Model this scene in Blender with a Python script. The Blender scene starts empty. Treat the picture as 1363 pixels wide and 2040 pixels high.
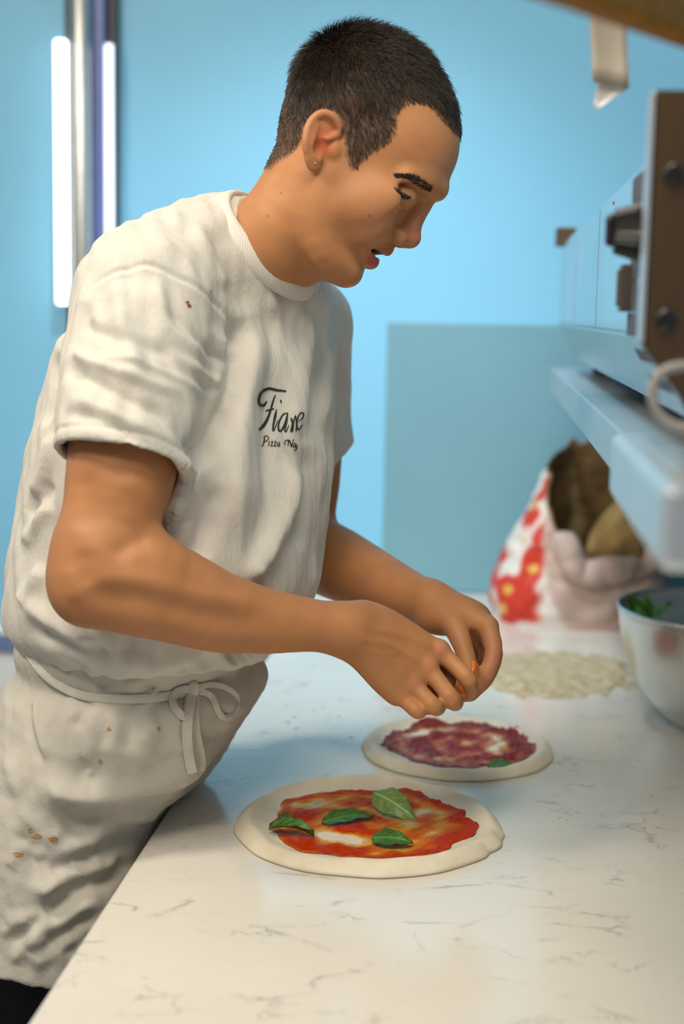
import bpy, bmesh, math, random
import numpy as np
from mathutils import Vector, Matrix, noise as mnoise
from mathutils.bvhtree import BVHTree

# ------------------------------------------------------------------ camera, world, lights, exposure
SC = bpy.context.scene
COL = SC.collection
W_, H_, FPX = 1363.0, 2040.0, 2840.0
CAM = np.array([0.0, 0.0, 1.46])
_y = np.array([.1051, .1391, -1.0]); _y /= np.linalg.norm(_y)
_z = np.array([.0192, 1.0, .1411]); _z -= _y * _y.dot(_z); _z /= np.linalg.norm(_z)
_x = np.cross(_y, _z)
RCW = np.array([_x, _y, _z])            # world <- camera axes (right, up, back)
CR, CU, CF = RCW[:, 0], RCW[:, 1], -RCW[:, 2]

cam_data = bpy.data.cameras.new('camera')
cam = bpy.data.objects.new('camera', cam_data); COL.objects.link(cam)
m4 = Matrix.Identity(4)
for i in range(3):
    for j in range(3):
        m4[i][j] = RCW[i][j]
    m4[i][3] = CAM[i]
cam.matrix_world = m4
cam_data.sensor_fit = 'HORIZONTAL'; cam_data.sensor_width = 24.0
cam_data.lens = FPX / W_ * 24.0
cam_data.dof.use_dof = True
cam_data.dof.focus_distance = 1.50
cam_data.dof.aperture_fstop = 2.6
cam_data.clip_start = 0.02
SC.camera = cam

world = bpy.data.worlds.new('world'); SC.world = world
world.use_nodes = True
world.node_tree.nodes['Background'].inputs[0].default_value = (0.93, 0.95, 1.0, 1)
world.node_tree.nodes['Background'].inputs[1].default_value = 0.19

def area_light(name, loc, target, size, power, color, size_y=None, spread=180):
    d = bpy.data.lights.new(name, 'AREA'); d.energy = power; d.color = color
    d.size = size
    if size_y: d.shape = 'RECTANGLE'; d.size_y = size_y
    d.spread = math.radians(spread)
    o = bpy.data.objects.new(name, d); COL.objects.link(o)
    o.location = loc
    v = Vector(target) - Vector(loc)
    o.rotation_euler = v.to_track_quat('-Z', 'Y').to_euler()
    return o
# warm ceiling lamps of the kitchen: one behind the cook's shoulder, one over the worktop
area_light('ceiling_lamp_key', (-1.30, 0.95, 2.60), (-0.35, 1.50, 1.2), 0.34, 20, (1.0, 0.89, 0.73))
area_light('ceiling_lamp_counter', (-0.05, 0.80, 2.62), (0.0, 1.45, 0.9), 0.50, 15, (1.0, 0.895, 0.74))
area_light('ceiling_lamp_front', (-0.62, 0.10, 2.62), (0.0, 1.35, 0.9), 0.60, 21, (1.0, 0.895, 0.74))
# added cool spot without a known source, brightens the blue wall
sp = bpy.data.lights.new('added_wall_light', 'SPOT'); sp.energy = 72; sp.color = (.86, .95, 1.0); sp.spot_size = math.radians(70); sp.spot_blend = 1.0; sp.shadow_soft_size = .08
spo = bpy.data.objects.new('added_wall_light', sp); COL.objects.link(spo); spo.location = (-.30, 1.75, 2.62)
spo.rotation_euler = (Vector((-.30, 2.854, .62)) - Vector(spo.location)).to_track_quat('-Z', 'Y').to_euler()

SC.view_settings.view_transform = 'Standard'
SC.view_settings.look = 'None'
SC.view_settings.gamma = 1.0
SC.view_settings.use_curve_mapping = False
SC.view_settings.exposure = 0.25

# ------------------------------------------------------------------ helpers
def P(px, py, d):
    """world point seen at pixel (px,py) at depth d along the lens axis"""
    v = np.array([(px - W_/2) / FPX * d, (H_/2 - py) / FPX * d, -d])
    return CAM + RCW @ v
def proj(p):
    q = (np.asarray(p, float) - CAM) @ RCW
    return np.stack([W_/2 + FPX * q[..., 0] / -q[..., 2], H_/2 - FPX * q[..., 1] / -q[..., 2]], -1)
def on_plane(px, py, z):
    v = RCW @ np.array([(px - W_/2) / FPX, (H_/2 - py) / FPX, -1.0])
    return CAM + v * (z - CAM[2]) / v[2]
def on_y(px, py, y):
    v = RCW @ np.array([(px - W_/2) / FPX, (H_/2 - py) / FPX, -1.0])
    return CAM + v * (y - CAM[1]) / v[1]
def on_x(px, py, x):
    v = RCW @ np.array([(px - W_/2) / FPX, (H_/2 - py) / FPX, -1.0])
    return CAM + v * (x - CAM[0]) / v[0]
def norm(v):
    v = np.asarray(v, float); return v / np.linalg.norm(v)

def tag(o, label=None, cat=None, group=None, kind=None):
    if label: o['label'] = label
    if cat: o['category'] = cat
    if group: o['group'] = group
    if kind: o['kind'] = kind
    return o
def empty(name, loc, label=None, cat=None, group=None):
    o = bpy.data.objects.new(name, None); COL.objects.link(o)
    o.location = tuple(loc); o.empty_display_size = 0.05
    bpy.context.view_layer.update()
    return tag(o, label, cat, group)
def link_mesh(name, me, mat=None, parent=None, smooth=False):
    o = bpy.data.objects.new(name, me); COL.objects.link(o)
    if mat is not None and len(me.materials) == 0: me.materials.append(mat)
    if smooth: me.shade_smooth()
    if parent is not None:
        o.parent = parent
        o.matrix_parent_inverse = parent.matrix_world.inverted()   # meshes are authored in world space
    return o
def pydata(name, v, f, mat=None, parent=None, smooth=False):
    me = bpy.data.meshes.new(name)
    v = np.asarray(v, np.float32)
    if isinstance(f, np.ndarray):
        n, k = f.shape
        me.vertices.add(len(v)); me.vertices.foreach_set('co', v.ravel())
        me.loops.add(n * k); me.loops.foreach_set('vertex_index', f.astype(np.int32).ravel())
        me.polygons.add(n); me.polygons.foreach_set('loop_start', np.arange(n, dtype=np.int32) * k)
        me.update(calc_edges=True); me.validate()
    else:
        me.from_pydata([tuple(map(float, a)) for a in v], [], [tuple(map(int, a)) for a in f]); me.update()
    return link_mesh(name, me, mat, parent, smooth)
def bm_obj(name, bm, mat=None, parent=None, smooth=False):
    bmesh.ops.recalc_face_normals(bm, faces=bm.faces)
    me = bpy.data.meshes.new(name); bm.to_mesh(me); bm.free()
    return link_mesh(name, me, mat, parent, smooth)
def vcol(o, name, arr):
    me = o.data
    a = me.attributes.new(name, 'FLOAT_COLOR', 'POINT')
    c = np.ones((len(me.vertices), 4), np.float32)
    arr = np.asarray(arr, np.float32)
    if arr.ndim == 1: arr = np.repeat(arr[:, None], 3, 1)
    c[:, :3] = arr
    a.data.foreach_set('color', c.ravel())

def add_box(bm, lo, hi, bevel=0.0, seg=2, M=None):
    b2 = bmesh.new()
    bmesh.ops.create_cube(b2, size=1.0)
    lo, hi = np.array(lo, float), np.array(hi, float)
    for v in b2.verts:
        for i in range(3):
            v.co[i] = (lo[i] + hi[i]) / 2 + v.co[i] * (hi[i] - lo[i])
    if bevel > 0:
        bmesh.ops.bevel(b2, geom=list(b2.edges), offset=bevel, segments=seg, affect='EDGES', profile=.5)
    if M is not None:
        for v in b2.verts: v.co = M @ v.co
    t = bpy.data.meshes.new('t'); b2.to_mesh(t); b2.free(); bm.from_mesh(t); bpy.data.meshes.remove(t)
def box_obj(name, lo, hi, mat, parent=None, bevel=0.0, M=None, seg=2):
    bm = bmesh.new(); add_box(bm, lo, hi, bevel, seg, M); return bm_obj(name, bm, mat, parent, smooth=False)
def tube_data(pts, rad, nseg=10, flat=1.0, flat_dir=None, cap=True):
    """tube along pts; rad scalar or list; flat squashes along flat_dir"""
    pts = np.asarray(pts, float); n = len(pts)
    rad = np.full(n, rad) if np.isscalar(rad) else np.asarray(rad, float)
    T = np.gradient(pts, axis=0); T /= np.linalg.norm(T, axis=1)[:, None] + 1e-12
    up = np.array([0, 0, 1.0]) if abs(T[0][2]) < .9 else np.array([1.0, 0, 0])
    V = []; F = []
    N = None
    for i in range(n):
        if flat_dir is not None:
            fd = np.asarray(flat_dir if np.ndim(flat_dir) == 1 else flat_dir[i], float)
            b = fd - T[i] * T[i].dot(fd); b /= np.linalg.norm(b) + 1e-9
            a = np.cross(b, T[i])
        else:
            if N is None: N = np.cross(T[i], up)
            N = N - T[i] * T[i].dot(N); N /= np.linalg.norm(N) + 1e-9
            a = N; b = np.cross(T[i], a)
        for j in range(nseg):
            t = 2 * math.pi * j / nseg
            V.append(pts[i] + rad[i] * (a * math.cos(t) + b * math.sin(t) * flat))
    for i in range(n - 1):
        for j in range(nseg):
            k = (j + 1) % nseg
            F.append((i*nseg + j, i*nseg + k, (i+1)*nseg + k, (i+1)*nseg + j))
    if cap:
        F.append(tuple(range(nseg - 1, -1, -1))); F.append(tuple((n-1)*nseg + j for j in range(nseg)))
    return V, F
def tube_obj(name, pts, rad, mat, parent=None, nseg=10, **k):
    V, F = tube_data(pts, rad, nseg, **k); return pydata(name, V, F, mat, parent, smooth=True)
def catmull(pts, n=8):
    pts = np.asarray(pts, float); out = []
    q = np.vstack([2*pts[0]-pts[1], pts, 2*pts[-1]-pts[-2]])
    for i in range(1, len(q) - 2):
        for t in np.linspace(0, 1, n, endpoint=False):
            out.append(.5*((2*q[i]) + (-q[i-1]+q[i+1])*t + (2*q[i-1]-5*q[i]+4*q[i+1]-q[i+2])*t*t + (-q[i-1]+3*q[i]-3*q[i+1]+q[i+2])*t**3))
    out.append(pts[-1]); return np.array(out)
def lathe_obj(name, prof, center, mat, parent=None, seg=64, close=False):
    """prof: list of (r,z) about a vertical axis"""
    V = []; F = []
    n = len(prof)
    for i, (r, z) in enumerate(prof):
        for j in range(seg):
            t = 2*math.pi*j/seg
            V.append((center[0]+r*math.cos(t), center[1]+r*math.sin(t), center[2]+z))
    for i in range(n-1):
        for j in range(seg):
            k = (j+1) % seg
            F.append((i*seg+j, i*seg+k, (i+1)*seg+k, (i+1)*seg+j))
    return pydata(name, V, F, mat, parent, smooth=True)

# ------------------------------------------------------------------ materials
class NT:
    def __init__(self, name):
        self.m = bpy.data.materials.new(name); self.m.use_nodes = True
        self.t = self.m.node_tree; self.n = self.t.nodes; self.l = self.t.links
        self.b = self.n['Principled BSDF']
    def add(self, typ, **kw):
        nd = self.n.new(typ)
        for k, v in kw.items():
            if k in nd.bl_rna.properties: setattr(nd, k, v)
            else: nd.inputs[k].default_value = v
        return nd
    def link(self, a, b): self.l.new(a, b)
    def coord(self, scale=(1, 1, 1), rot=(0, 0, 0)):
        tc = self.add('ShaderNodeTexCoord'); mp = self.add('ShaderNodeMapping')
        mp.inputs['Scale'].default_value = scale; mp.inputs['Rotation'].default_value = rot
        self.link(tc.outputs['Object'], mp.inputs['Vector']); return mp.outputs['Vector']
    def noise(self, scale, detail=4, rough=.55, vec=None, dist=0.0):
        nd = self.add('ShaderNodeTexNoise'); nd.inputs['Scale'].default_value = scale
        nd.inputs['Detail'].default_value = detail; nd.inputs['Roughness'].default_value = rough
        nd.inputs['Distortion'].default_value = dist
        if vec is None: vec = self.coord()
        self.link(vec, nd.inputs['Vector']); return nd.outputs['Fac']
    def ramp(self, fac, stops):
        r = self.add('ShaderNodeValToRGB'); e = r.color_ramp.elements
        while len(e) < len(stops): e.new(.5)
        for i, (p, c) in enumerate(stops):
            e[i].position = p; e[i].color = (*c, 1) if len(c) == 3 else c
        self.link(fac, r.inputs['Fac']); return r.outputs['Color']
    def mix(self, fac, a, b, mode='MIX'):
        nd = self.add('ShaderNodeMix', data_type='RGBA', blend_type=mode)
        for inp, v in ((0, fac), (6, a), (7, b)):
            if hasattr(v, 'is_linked') or hasattr(v, 'links'): self.link(v, nd.inputs[inp])
            else: nd.inputs[inp].default_value = v if inp == 0 else ((*v, 1) if len(v) == 3 else v)
        return nd.outputs[2]
    def math(self, op, a, b=0.0):
        nd = self.add('ShaderNodeMath', operation=op)
        for i, v in ((0, a), (1, b)):
            if hasattr(v, 'links'): self.link(v, nd.inputs[i])
            else: nd.inputs[i].default_value = v
        return nd.outputs[0]
    def attr(self, name):
        nd = self.add('ShaderNodeAttribute'); nd.attribute_name = name; return nd
    def base(self, c):
        if hasattr(c, 'links'): self.link(c, self.b.inputs['Base Color'])
        else: self.b.inputs['Base Color'].default_value = (*c, 1)
        return self
    def set(self, **kw):
        for k, v in kw.items():
            k = k.replace('_', ' ')
            for nm in self.b.inputs.keys():
                if nm.lower() == k.lower():
                    if hasattr(v, 'links'): self.link(v, self.b.inputs[nm])
                    else: self.b.inputs[nm].default_value = v
        return self
    def bump(self, h, strength=.3, dist=.002):
        nd = self.add('ShaderNodeBump'); nd.inputs['Strength'].default_value = strength; nd.inputs['Distance'].default_value = dist
        self.link(h, nd.inputs['Height']); self.link(nd.outputs['Normal'], self.b.inputs['Normal']); return self
def simple(name, col, rough=.5, metal=0.0, var=0.0, scale=40, bump=0.0, bdist=.001, **kw):
    t = NT(name); t.set(Roughness=rough, Metallic=metal, **kw)
    if var > 0 or bump > 0:
        nf = t.noise(scale)
        if var > 0:
            c = np.array(col); t.base(t.ramp(nf, [(.3, tuple(c*(1-var))), (.7, tuple(np.minimum(c*(1+var), 1)))]))
        else: t.base(col)
        if bump > 0: t.bump(nf, bump, bdist)
    else: t.base(col)
    return t.m

# ------------------------------------------------------------------ implicit surfaces (sparse surface nets)
def smin(a, b, k):
    if k <= 0: return np.minimum(a, b)
    h = np.clip(.5 + .5*(b - a)/k, 0, 1); return b + (a - b)*h - k*h*(1 - h)
def smax(a, b, k): return -smin(-a, -b, k)
class Prim:
    __slots__ = ('op', 'fn', 'k', 'lo', 'hi')
    def __init__(s, op, fn, k, lo, hi): s.op, s.fn, s.k, s.lo, s.hi = op, fn, k, np.asarray(lo, float), np.asarray(hi, float)
def cone(a, b, ra, rb, k=.0, op='u'):
    a = np.asarray(a, float); b = np.asarray(b, float); ba = b - a; L2 = ba.dot(ba) + 1e-12
    a32, ba32 = a.astype(np.float32), ba.astype(np.float32)
    def fn(p):
        q = p - a32; t = np.clip((q @ ba32)/np.float32(L2), 0, 1)
        d = q - t[..., None]*ba32
        return np.sqrt((d*d).sum(-1)) - (ra + (rb - ra)*t)
    R = max(ra, rb)
    return Prim(op, fn, k, np.minimum(a, b) - R, np.maximum(a, b) + R)
def sph(c, r, k=.0, op='u'): return cone(c, np.asarray(c)+1e-5, r, r, k, op)
def ell(c, axes, rad, k=.0, op='u'):
    """axes: 3 orthonormal world directions, rad: 3 radii"""
    c = np.asarray(c, np.float32); A = np.array([norm(x) for x in axes], np.float32); r = np.asarray(rad, np.float32)
    def fn(p):
        q = (p - c) @ A.T
        u = q/r; k0 = np.sqrt((u*u).sum(-1)); v = u/r; k1 = np.sqrt((v*v).sum(-1)) + 1e-9
        return k0*(k0 - 1)/k1
    R = float(max(rad)); return Prim(op, fn, k, c - R, c + R)
def field(fn, lo, hi): return Prim('f', fn, 0, lo, hi)
def chain(pts, rads, k=.0, k0=None, n=3):
    """one smooth tapered limb through pts: a single primitive, so joints do not swell"""
    pts = np.asarray(pts, float); rads = np.asarray(rads, float)
    if len(pts) > 2:
        q = catmull(np.hstack([pts, rads[:, None]]), n); pts, rads = q[:, :3], np.maximum(q[:, 3], 1e-4)
    segs = [cone(pts[i], pts[i+1], rads[i], rads[i+1]) for i in range(len(pts) - 1)]
    def fn(p):
        d = segs[0].fn(p)
        for s_ in segs[1:]: d = np.minimum(d, s_.fn(p))
        return d
    return [Prim('u', fn, k if k0 is None else k0, np.min([s_.lo for s_ in segs], 0), np.max([s_.hi for s_ in segs], 0))]
def sdf_eval(prims, p, masks=None):
    f = np.full(p.shape[:-1], 1e3, np.float32)
    for i, pr in enumerate(prims):
        if masks is None: idx = slice(None)
        else:
            idx = np.nonzero(masks[i])[0]
            if len(idx) == 0: continue
        q = p[idx]; d = pr.fn(q).astype(np.float32)
        if pr.op == 'u': f[idx] = smin(f[idx], d, pr.k)
        elif pr.op == 's': f[idx] = smax(f[idx], -d, pr.k)
        elif pr.op == 'i': f[idx] = smax(f[idx], d, pr.k)
        else: f[idx] = f[idx] + d
    return f
def surface(prims, h, B=12, slack=1.5, pad=.02):
    lo = np.min([q.lo for q in prims if q.op == 'u'], 0) - pad; hi = np.max([q.hi for q in prims if q.op == 'u'], 0) + pad
    S = B*h; nb = np.ceil((hi - lo)/S).astype(int) + 1
    gi = np.stack(np.meshgrid(*[np.arange(n) for n in nb], indexing='ij'), -1).reshape(-1, 3)
    C = (lo + (gi + .5)*S).astype(np.float32)
    hd = S*math.sqrt(3)/2
    fc = np.full(len(C), 1e3, np.float32); dcs = []
    fu = np.full(len(C), 1e3, np.float32)
    for q in prims:
        d = q.fn(C).astype(np.float32); dcs.append(d)
        if q.op == 'u': fc = smin(fc, d, q.k); fu = np.minimum(fu, d)
        elif q.op == 's': fc = smax(fc, -d, q.k)
        elif q.op == 'i': fc = smax(fc, d, q.k)
        else: fc = fc + d
    act = np.abs(fc) < hd*slack + .004
    idx = np.nonzero(act)[0]; gi = gi[idx]; C = C[idx]
    masks = []
    for q, d in zip(prims, dcs):
        d = d[idx]
        if q.op == 'u': masks.append(d < fu[idx] + 2.8*hd + q.k)
        elif q.op in 'si':
            masks.append(d < 3*hd + q.k if q.op == 's' else np.ones(len(idx), bool))
        else:
            masks.append(np.all((C > q.lo - hd) & (C < q.hi + hd), 1))
    off = np.stack(np.meshgrid(*[np.arange(B+1)]*3, indexing='ij'), -1).reshape(-1, 3)
    N = (nb*B + 2).astype(np.int64)
    cid = lambda c: (c[..., 0]*N[1] + c[..., 1])*N[2] + c[..., 2]
    ids, pos, quads = [], [], []
    corners = np.array([[i, j, k] for i in (0, 1) for j in (0, 1) for k in (0, 1)])
    edges = [(a, b) for a in range(8) for b in range(a+1, 8) if np.abs(corners[a]-corners[b]).sum() == 1]
    for s in range(0, len(gi), 300):
        g = gi[s:s+300]; nbk = len(g)
        pts = (lo + (g[:, None, :]*B + off[None])*h).astype(np.float32)
        v = sdf_eval(prims, pts, [mk[s:s+300] for mk in masks]).reshape(nbk, B+1, B+1, B+1)
        sg = v < 0
        cs = np.zeros((nbk, B, B, B), np.int8)
        for c in corners: cs += sg[:, c[0]:B+c[0], c[1]:B+c[1], c[2]:B+c[2]]
        cell = np.argwhere((cs > 0) & (cs < 8))
        if len(cell):
            acc = np.zeros((len(cell), 3)); cnt = np.zeros(len(cell))
            vv = [v[cell[:, 0], cell[:, 1]+c[0], cell[:, 2]+c[1], cell[:, 3]+c[2]] for c in corners]
            for a, b in edges:
                m = (vv[a] < 0) != (vv[b] < 0)
                t = np.where(m, vv[a]/(vv[a]-vv[b]+1e-20), 0)
                e = corners[a] + t[:, None]*(corners[b]-corners[a])
                acc += np.where(m[:, None], e, 0); cnt += m
            gc = g[cell[:, 0]]*B + cell[:, 1:]
            ids.append(cid(gc.astype(np.int64))); pos.append(lo + (gc + acc/cnt[:, None])*h)
        for ax in range(3):
            sl0 = [slice(None)] + [slice(0, B)]*3; sl1 = list(sl0); sl1[1+ax] = slice(1, B+1)
            a0 = sg[tuple(sl0)]; a1 = sg[tuple(sl1)]
            e = np.argwhere(a0 != a1)
            if not len(e): continue
            flip = a0[e[:, 0], e[:, 1], e[:, 2], e[:, 3]]
            gn = (g[e[:, 0]]*B + e[:, 1:]).astype(np.int64)
            u, w = (ax+1) % 3, (ax+2) % 3
            du = np.zeros(3, int); du[u] = 1; dw = np.zeros(3, int); dw[w] = 1
            qd = np.stack([cid(gn), cid(gn-du), cid(gn-du-dw), cid(gn-dw)], 1)
            qd[~flip] = qd[~flip][:, ::-1]
            quads.append(qd)
    ids = np.concatenate(ids); pos = np.concatenate(pos); quads = np.concatenate(quads)
    uid, first = np.unique(ids, return_index=True); pos = pos[first]
    j = np.searchsorted(uid, quads); j = np.minimum(j, len(uid)-1)
    ok = (uid[j] == quads).all(1)
    return pos, j[ok].astype(np.int32)
_rs = np.random.RandomState(5)
_SN = [(_rs.normal(size=3), _rs.uniform(0, 6.28)) for _ in range(60)]
def snoise(p, freq, n=8, seed=0):
    """cheap smooth noise in about [-1,1]: sum of randomly directed waves"""
    out = np.zeros(p.shape[:-1], np.float32)
    for i in range(n):
        k, ph = _SN[(int(seed*7) + i) % 60]
        out += np.sin((p @ (k*freq).astype(np.float32)) + np.float32(ph))
    return out/np.float32(math.sqrt(n)*1.2)
S32 = lambda a: np.asarray(a, np.float32)
def fold_field(folds, dmax):
    """ridges and valleys: traced polylines (px,py,depth), height (m, + = outward), width (m); only on the side nearer than dmax"""
    segs = []
    for pl, amp, wd in folds:
        q_ = catmull(np.array([P(*a) for a in pl]), 4) if len(pl) > 2 else np.array([P(*a) for a in pl])
        uv = np.stack([q_ @ CR, q_ @ CU], 1).astype(np.float32); segs.append((uv, amp, wd))
    c_r, c_u, c_f = S32(CR), S32(CU), S32(CF); c0 = float(CAM @ CF)
    def fn(p):
        uv = np.stack([p @ c_r, p @ c_u], -1); dep = p @ c_f - c0; out = np.zeros(p.shape[:-1], np.float32)
        for pl, amp, wd in segs:
            d = np.full(p.shape[:-1], 1e3, np.float32); n_ = len(pl) - 1; tt = np.zeros_like(d)
            m = (uv[..., 0] > pl[:, 0].min() - 3*wd) & (uv[..., 0] < pl[:, 0].max() + 3*wd) & (uv[..., 1] > pl[:, 1].min() - 3*wd) & (uv[..., 1] < pl[:, 1].max() + 3*wd)
            if not m.any(): continue
            w_ = uv[m]; dd = np.full(len(w_), 1e3, np.float32); t0 = np.zeros(len(w_), np.float32)
            for i in range(n_):
                a, b = pl[i], pl[i+1]; ba = b - a; pa = w_ - a; t_ = np.clip(pa @ ba/(ba @ ba + 1e-12), 0, 1)
                e_ = ((pa - t_[:, None]*ba)**2).sum(1); bt_ = e_ < dd; dd = np.where(bt_, e_, dd); t0 = np.where(bt_, (i + t_)/n_, t0)
            tap = np.clip(np.minimum(t0, 1 - t0)/.22, .0, 1); tap = tap*tap*(3 - 2*tap)
            out[m] -= amp*np.exp(-dd/(wd*wd))*tap
        return out*np.clip((dmax - dep)/.06, 0, 1)
    return Prim('f', fn, 0, np.full(3, -9.), np.full(3, 9.))
def noise_field(fn): return Prim('f', fn, 0, np.full(3, -9.), np.full(3, 9.))


def relax(V, F, w, it):
    """Laplacian smoothing with a weight per vertex"""
    e = np.concatenate([F[:, [0, 1]], F[:, [1, 2]], F[:, [2, 3]], F[:, [3, 0]]]); n = len(V); deg = np.bincount(e[:, 0], minlength=n) + np.bincount(e[:, 1], minlength=n)
    for _ in range(it):
        s_ = np.stack([np.bincount(e[:, 0], V[e[:, 1], k], n) + np.bincount(e[:, 1], V[e[:, 0], k], n) for k in range(3)], 1)/np.maximum(deg, 1)[:, None]
        V = V + (s_ - V)*w[:, None]
    return V

def vnormals(V, F):
    n = np.cross(V[F[:, 2]] - V[F[:, 0]], V[F[:, 3]] - V[F[:, 1]]); out = np.zeros_like(V)
    for k in range(4):
        for c in range(3): out[:, c] += np.bincount(F[:, k], n[:, c], len(V))
    return out/(np.linalg.norm(out, axis=1)[:, None] + 1e-12)
def cloth(prims, h, slack=2.0, smooth=2):
    """implicit garment: base surface first, then folds raised along the normals"""
    V, F = surface([q for q in prims if q.op != 'f'], h, slack=slack)
    V = relax(V, F, np.full(len(V), .5), smooth)
    N = vnormals(V, F); N = relax(N, F, np.full(len(V), .5), 4); V32 = V.astype(np.float32)
    d = sum(q.fn(V32) for q in prims if q.op == 'f')
    return V - N*np.asarray(d, float)[:, None], F
# ------------------------------------------------------------------ setting
YW = 2.854            # back wall
ZC = 0.90             # worktop height
XE = -0.345           # worktop edge on the cook's side
t = NT('blue_wall_paint'); nz = t.noise(3.0, 3)
t.base(t.ramp(nz, [(.3, (.24, .60, .86)), (.7, (.255, .62, .88))])).set(Roughness=.55); t.bump(t.noise(220, 3), .05, .001)
M_wall = t.m
M_white_wall = simple('white_wall_paint', (.80, .82, .84), .6, var=.03, scale=6)
M_ceiling = simple('ceiling_paint', (.75, .74, .72), .8, var=.02, scale=5)
M_floor = simple('floor_tile', (.26, .25, .24), .4, var=.08, scale=9)
M_splash = simple('splashback_laminate', (.19, .395, .49), .40, var=.03, scale=4)

t = NT('veined_quartz')
v = t.coord((.75, 1.25, 1), (0, 0, .5))
wob = t.noise(14, 5, .6, v)
vm = t.add('ShaderNodeVectorMath', operation='MULTIPLY_ADD')
t.link(wob, vm.inputs[0]); vm.inputs[1].default_value = (.16, .16, .16); t.link(v, vm.inputs[2])
vo = t.add('ShaderNodeTexVoronoi', feature='DISTANCE_TO_EDGE'); vo.inputs['Scale'].default_value = 9
t.link(vm.outputs[0], vo.inputs['Vector'])
line = t.ramp(vo.outputs['Distance'], [(0.0, (1, 1, 1)), (.016, (.32, .32, .32)), (.045, (0, 0, 0))])
patch = t.ramp(t.noise(16, 4, .6, v), [(.50, (0, 0, 0)), (.62, (1, 1, 1))])
vein = t.mix(1.0, line, patch, 'MULTIPLY')
vein2 = t.mix(1.0, t.ramp(t.noise(30, 6, .7, v), [(.56, (0, 0, 0)), (.72, (.35, .35, .35))]), patch, 'MULTIPLY')
cloud = t.ramp(t.noise(5, 5, .6, v), [(.3, (.71, .675, .605)), (.7, (.76, .73, .665))])
c1 = t.mix(t.math('MULTIPLY', vein, .75), cloud, (.28, .26, .25)); c2 = t.mix(vein2, c1, (.46, .44, .42))
t.base(c2).set(Roughness=t.math('MULTIPLY_ADD', t.noise(9, 4, .6, v), .12) if False else .16); t.b.inputs['Specular IOR Level'].default_value = .55
M_quartz = t.m
M_cab = simple('cabinet_steel', (.50, .51, .52), .35, metal=.9, var=.05, scale=8)

floor = tag(box_obj('floor', (-2.4, -1.6, -.05), (2.6, YW + .1, 0), M_floor), kind='structure')
wall_back = tag(box_obj('wall_back', (-2.4, YW, 0), (.95, YW + .1, 2.7), M_wall), kind='structure')
wall_left = tag(box_obj('wall_left', (-2.5, -1.6, 0), (-2.4, YW + .1, 2.7), M_white_wall), kind='structure')
wall_right = tag(box_obj('wall_right', (.851, .55, 0), (.95, YW, 2.7), M_wall), kind='structure')
ceil = tag(box_obj('ceiling', (-2.5, -1.6, 2.7), (2.6, YW + .1, 2.78), M_ceiling), kind='structure')
splash = tag(box_obj('trim_1', (-.205, YW - .009, ZC), (.85, YW, 1.441), M_splash, bevel=.002), 'grey blue splashback panel on the wall behind the flour bag', None, kind='structure')
# dado ledge and pale lower wall on the left of the back wall
box_obj('trim_2', (-2.4, YW - .018, .20), (XE - .03, YW, .742), M_white_wall, bevel=.002)['kind'] = 'structure'
o = box_obj('trim_3', (-2.4, YW - .03, .742), (XE - .03, YW, .775), simple('dado_rail_blue', (.16, .24, .45), .3), bevel=.004); o['kind'] = 'structure'
o = box_obj('trim_4', (-2.4, YW - .034, .775), (XE - .03, YW, .792), M_white_wall, bevel=.004); o['kind'] = 'structure'

# worktop and its base
counter = empty('worktop_counter', (.25, 1.6, 0), 'long pale worktop of grey veined quartz on a steel base', 'counter')
bm = bmesh.new(); add_box(bm, (XE, .15, ZC - .04), (.85, YW - .009, ZC), .0035, 2)
bm_obj('worktop', bm, M_quartz, counter)
box_obj('base_cabinet', (XE + .05, .17, .10), (.84, YW - .02, ZC - .04), M_cab, counter, .004)
box_obj('plinth', (XE + .10, .20, 0), (.83, YW - .03, .10), simple('dark_plinth', (.05, .05, .055), .5), counter)

# metal post with two vertical tube lamps
M_post = simple('brushed_post', (.56, .55, .53), .32, metal=.85, var=.05, scale=30)
M_dark = simple('dark_channel', (.055, .05, .06), .5, var=.1, scale=30)
M_bluech = simple('blue_channel', (.12, .17, .42), .4, var=.06, scale=30)
post = empty('metal_post', (-.81, YW - .06, 0), 'round grey metal post standing before the blue wall', 'post')
def vert_cyl(name, x, y, r, z0, z1, mat, parent, seg=24, dome=False):
    prof = [(0.0001, z0), (r*.8, z0), (r, z0 + r*.35), (r, z1 - r*.35), (r*.8, z1), (.0001, z1)]
    return lathe_obj(name, prof, (x, y, 0), mat, parent, seg)
vert_cyl('pole', -.809, YW - .062, .0205, 0, 2.70, M_post, post)
box_obj('dark_channel', (-.850, YW - .034, .79), (-.806, YW - .001, 2.70), M_dark, post, .002)
box_obj('blue_channel', (-.790, YW - .050, .79), (-.766, YW - .001, 2.70), M_bluech, post, .002)
box_obj('side_channel', (-.765, YW - .030, .79), (-.748, YW - .001, 2.70), M_dark, post, .002)
t = NT('lamp_tube'); t.base((1, 1, 1)); t.b.inputs['Emission Color'].default_value = (.92, .97, 1, 1); t.b.inputs['Emission Strength'].default_value = 3.2
M_tube = t.m
t = NT('lamp_tube_cool'); t.base((1, 1, 1)); t.b.inputs['Emission Color'].default_value = (.72, .82, 1, 1); t.b.inputs['Emission Strength'].default_value = 1.35
M_tube2 = t.m
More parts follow.
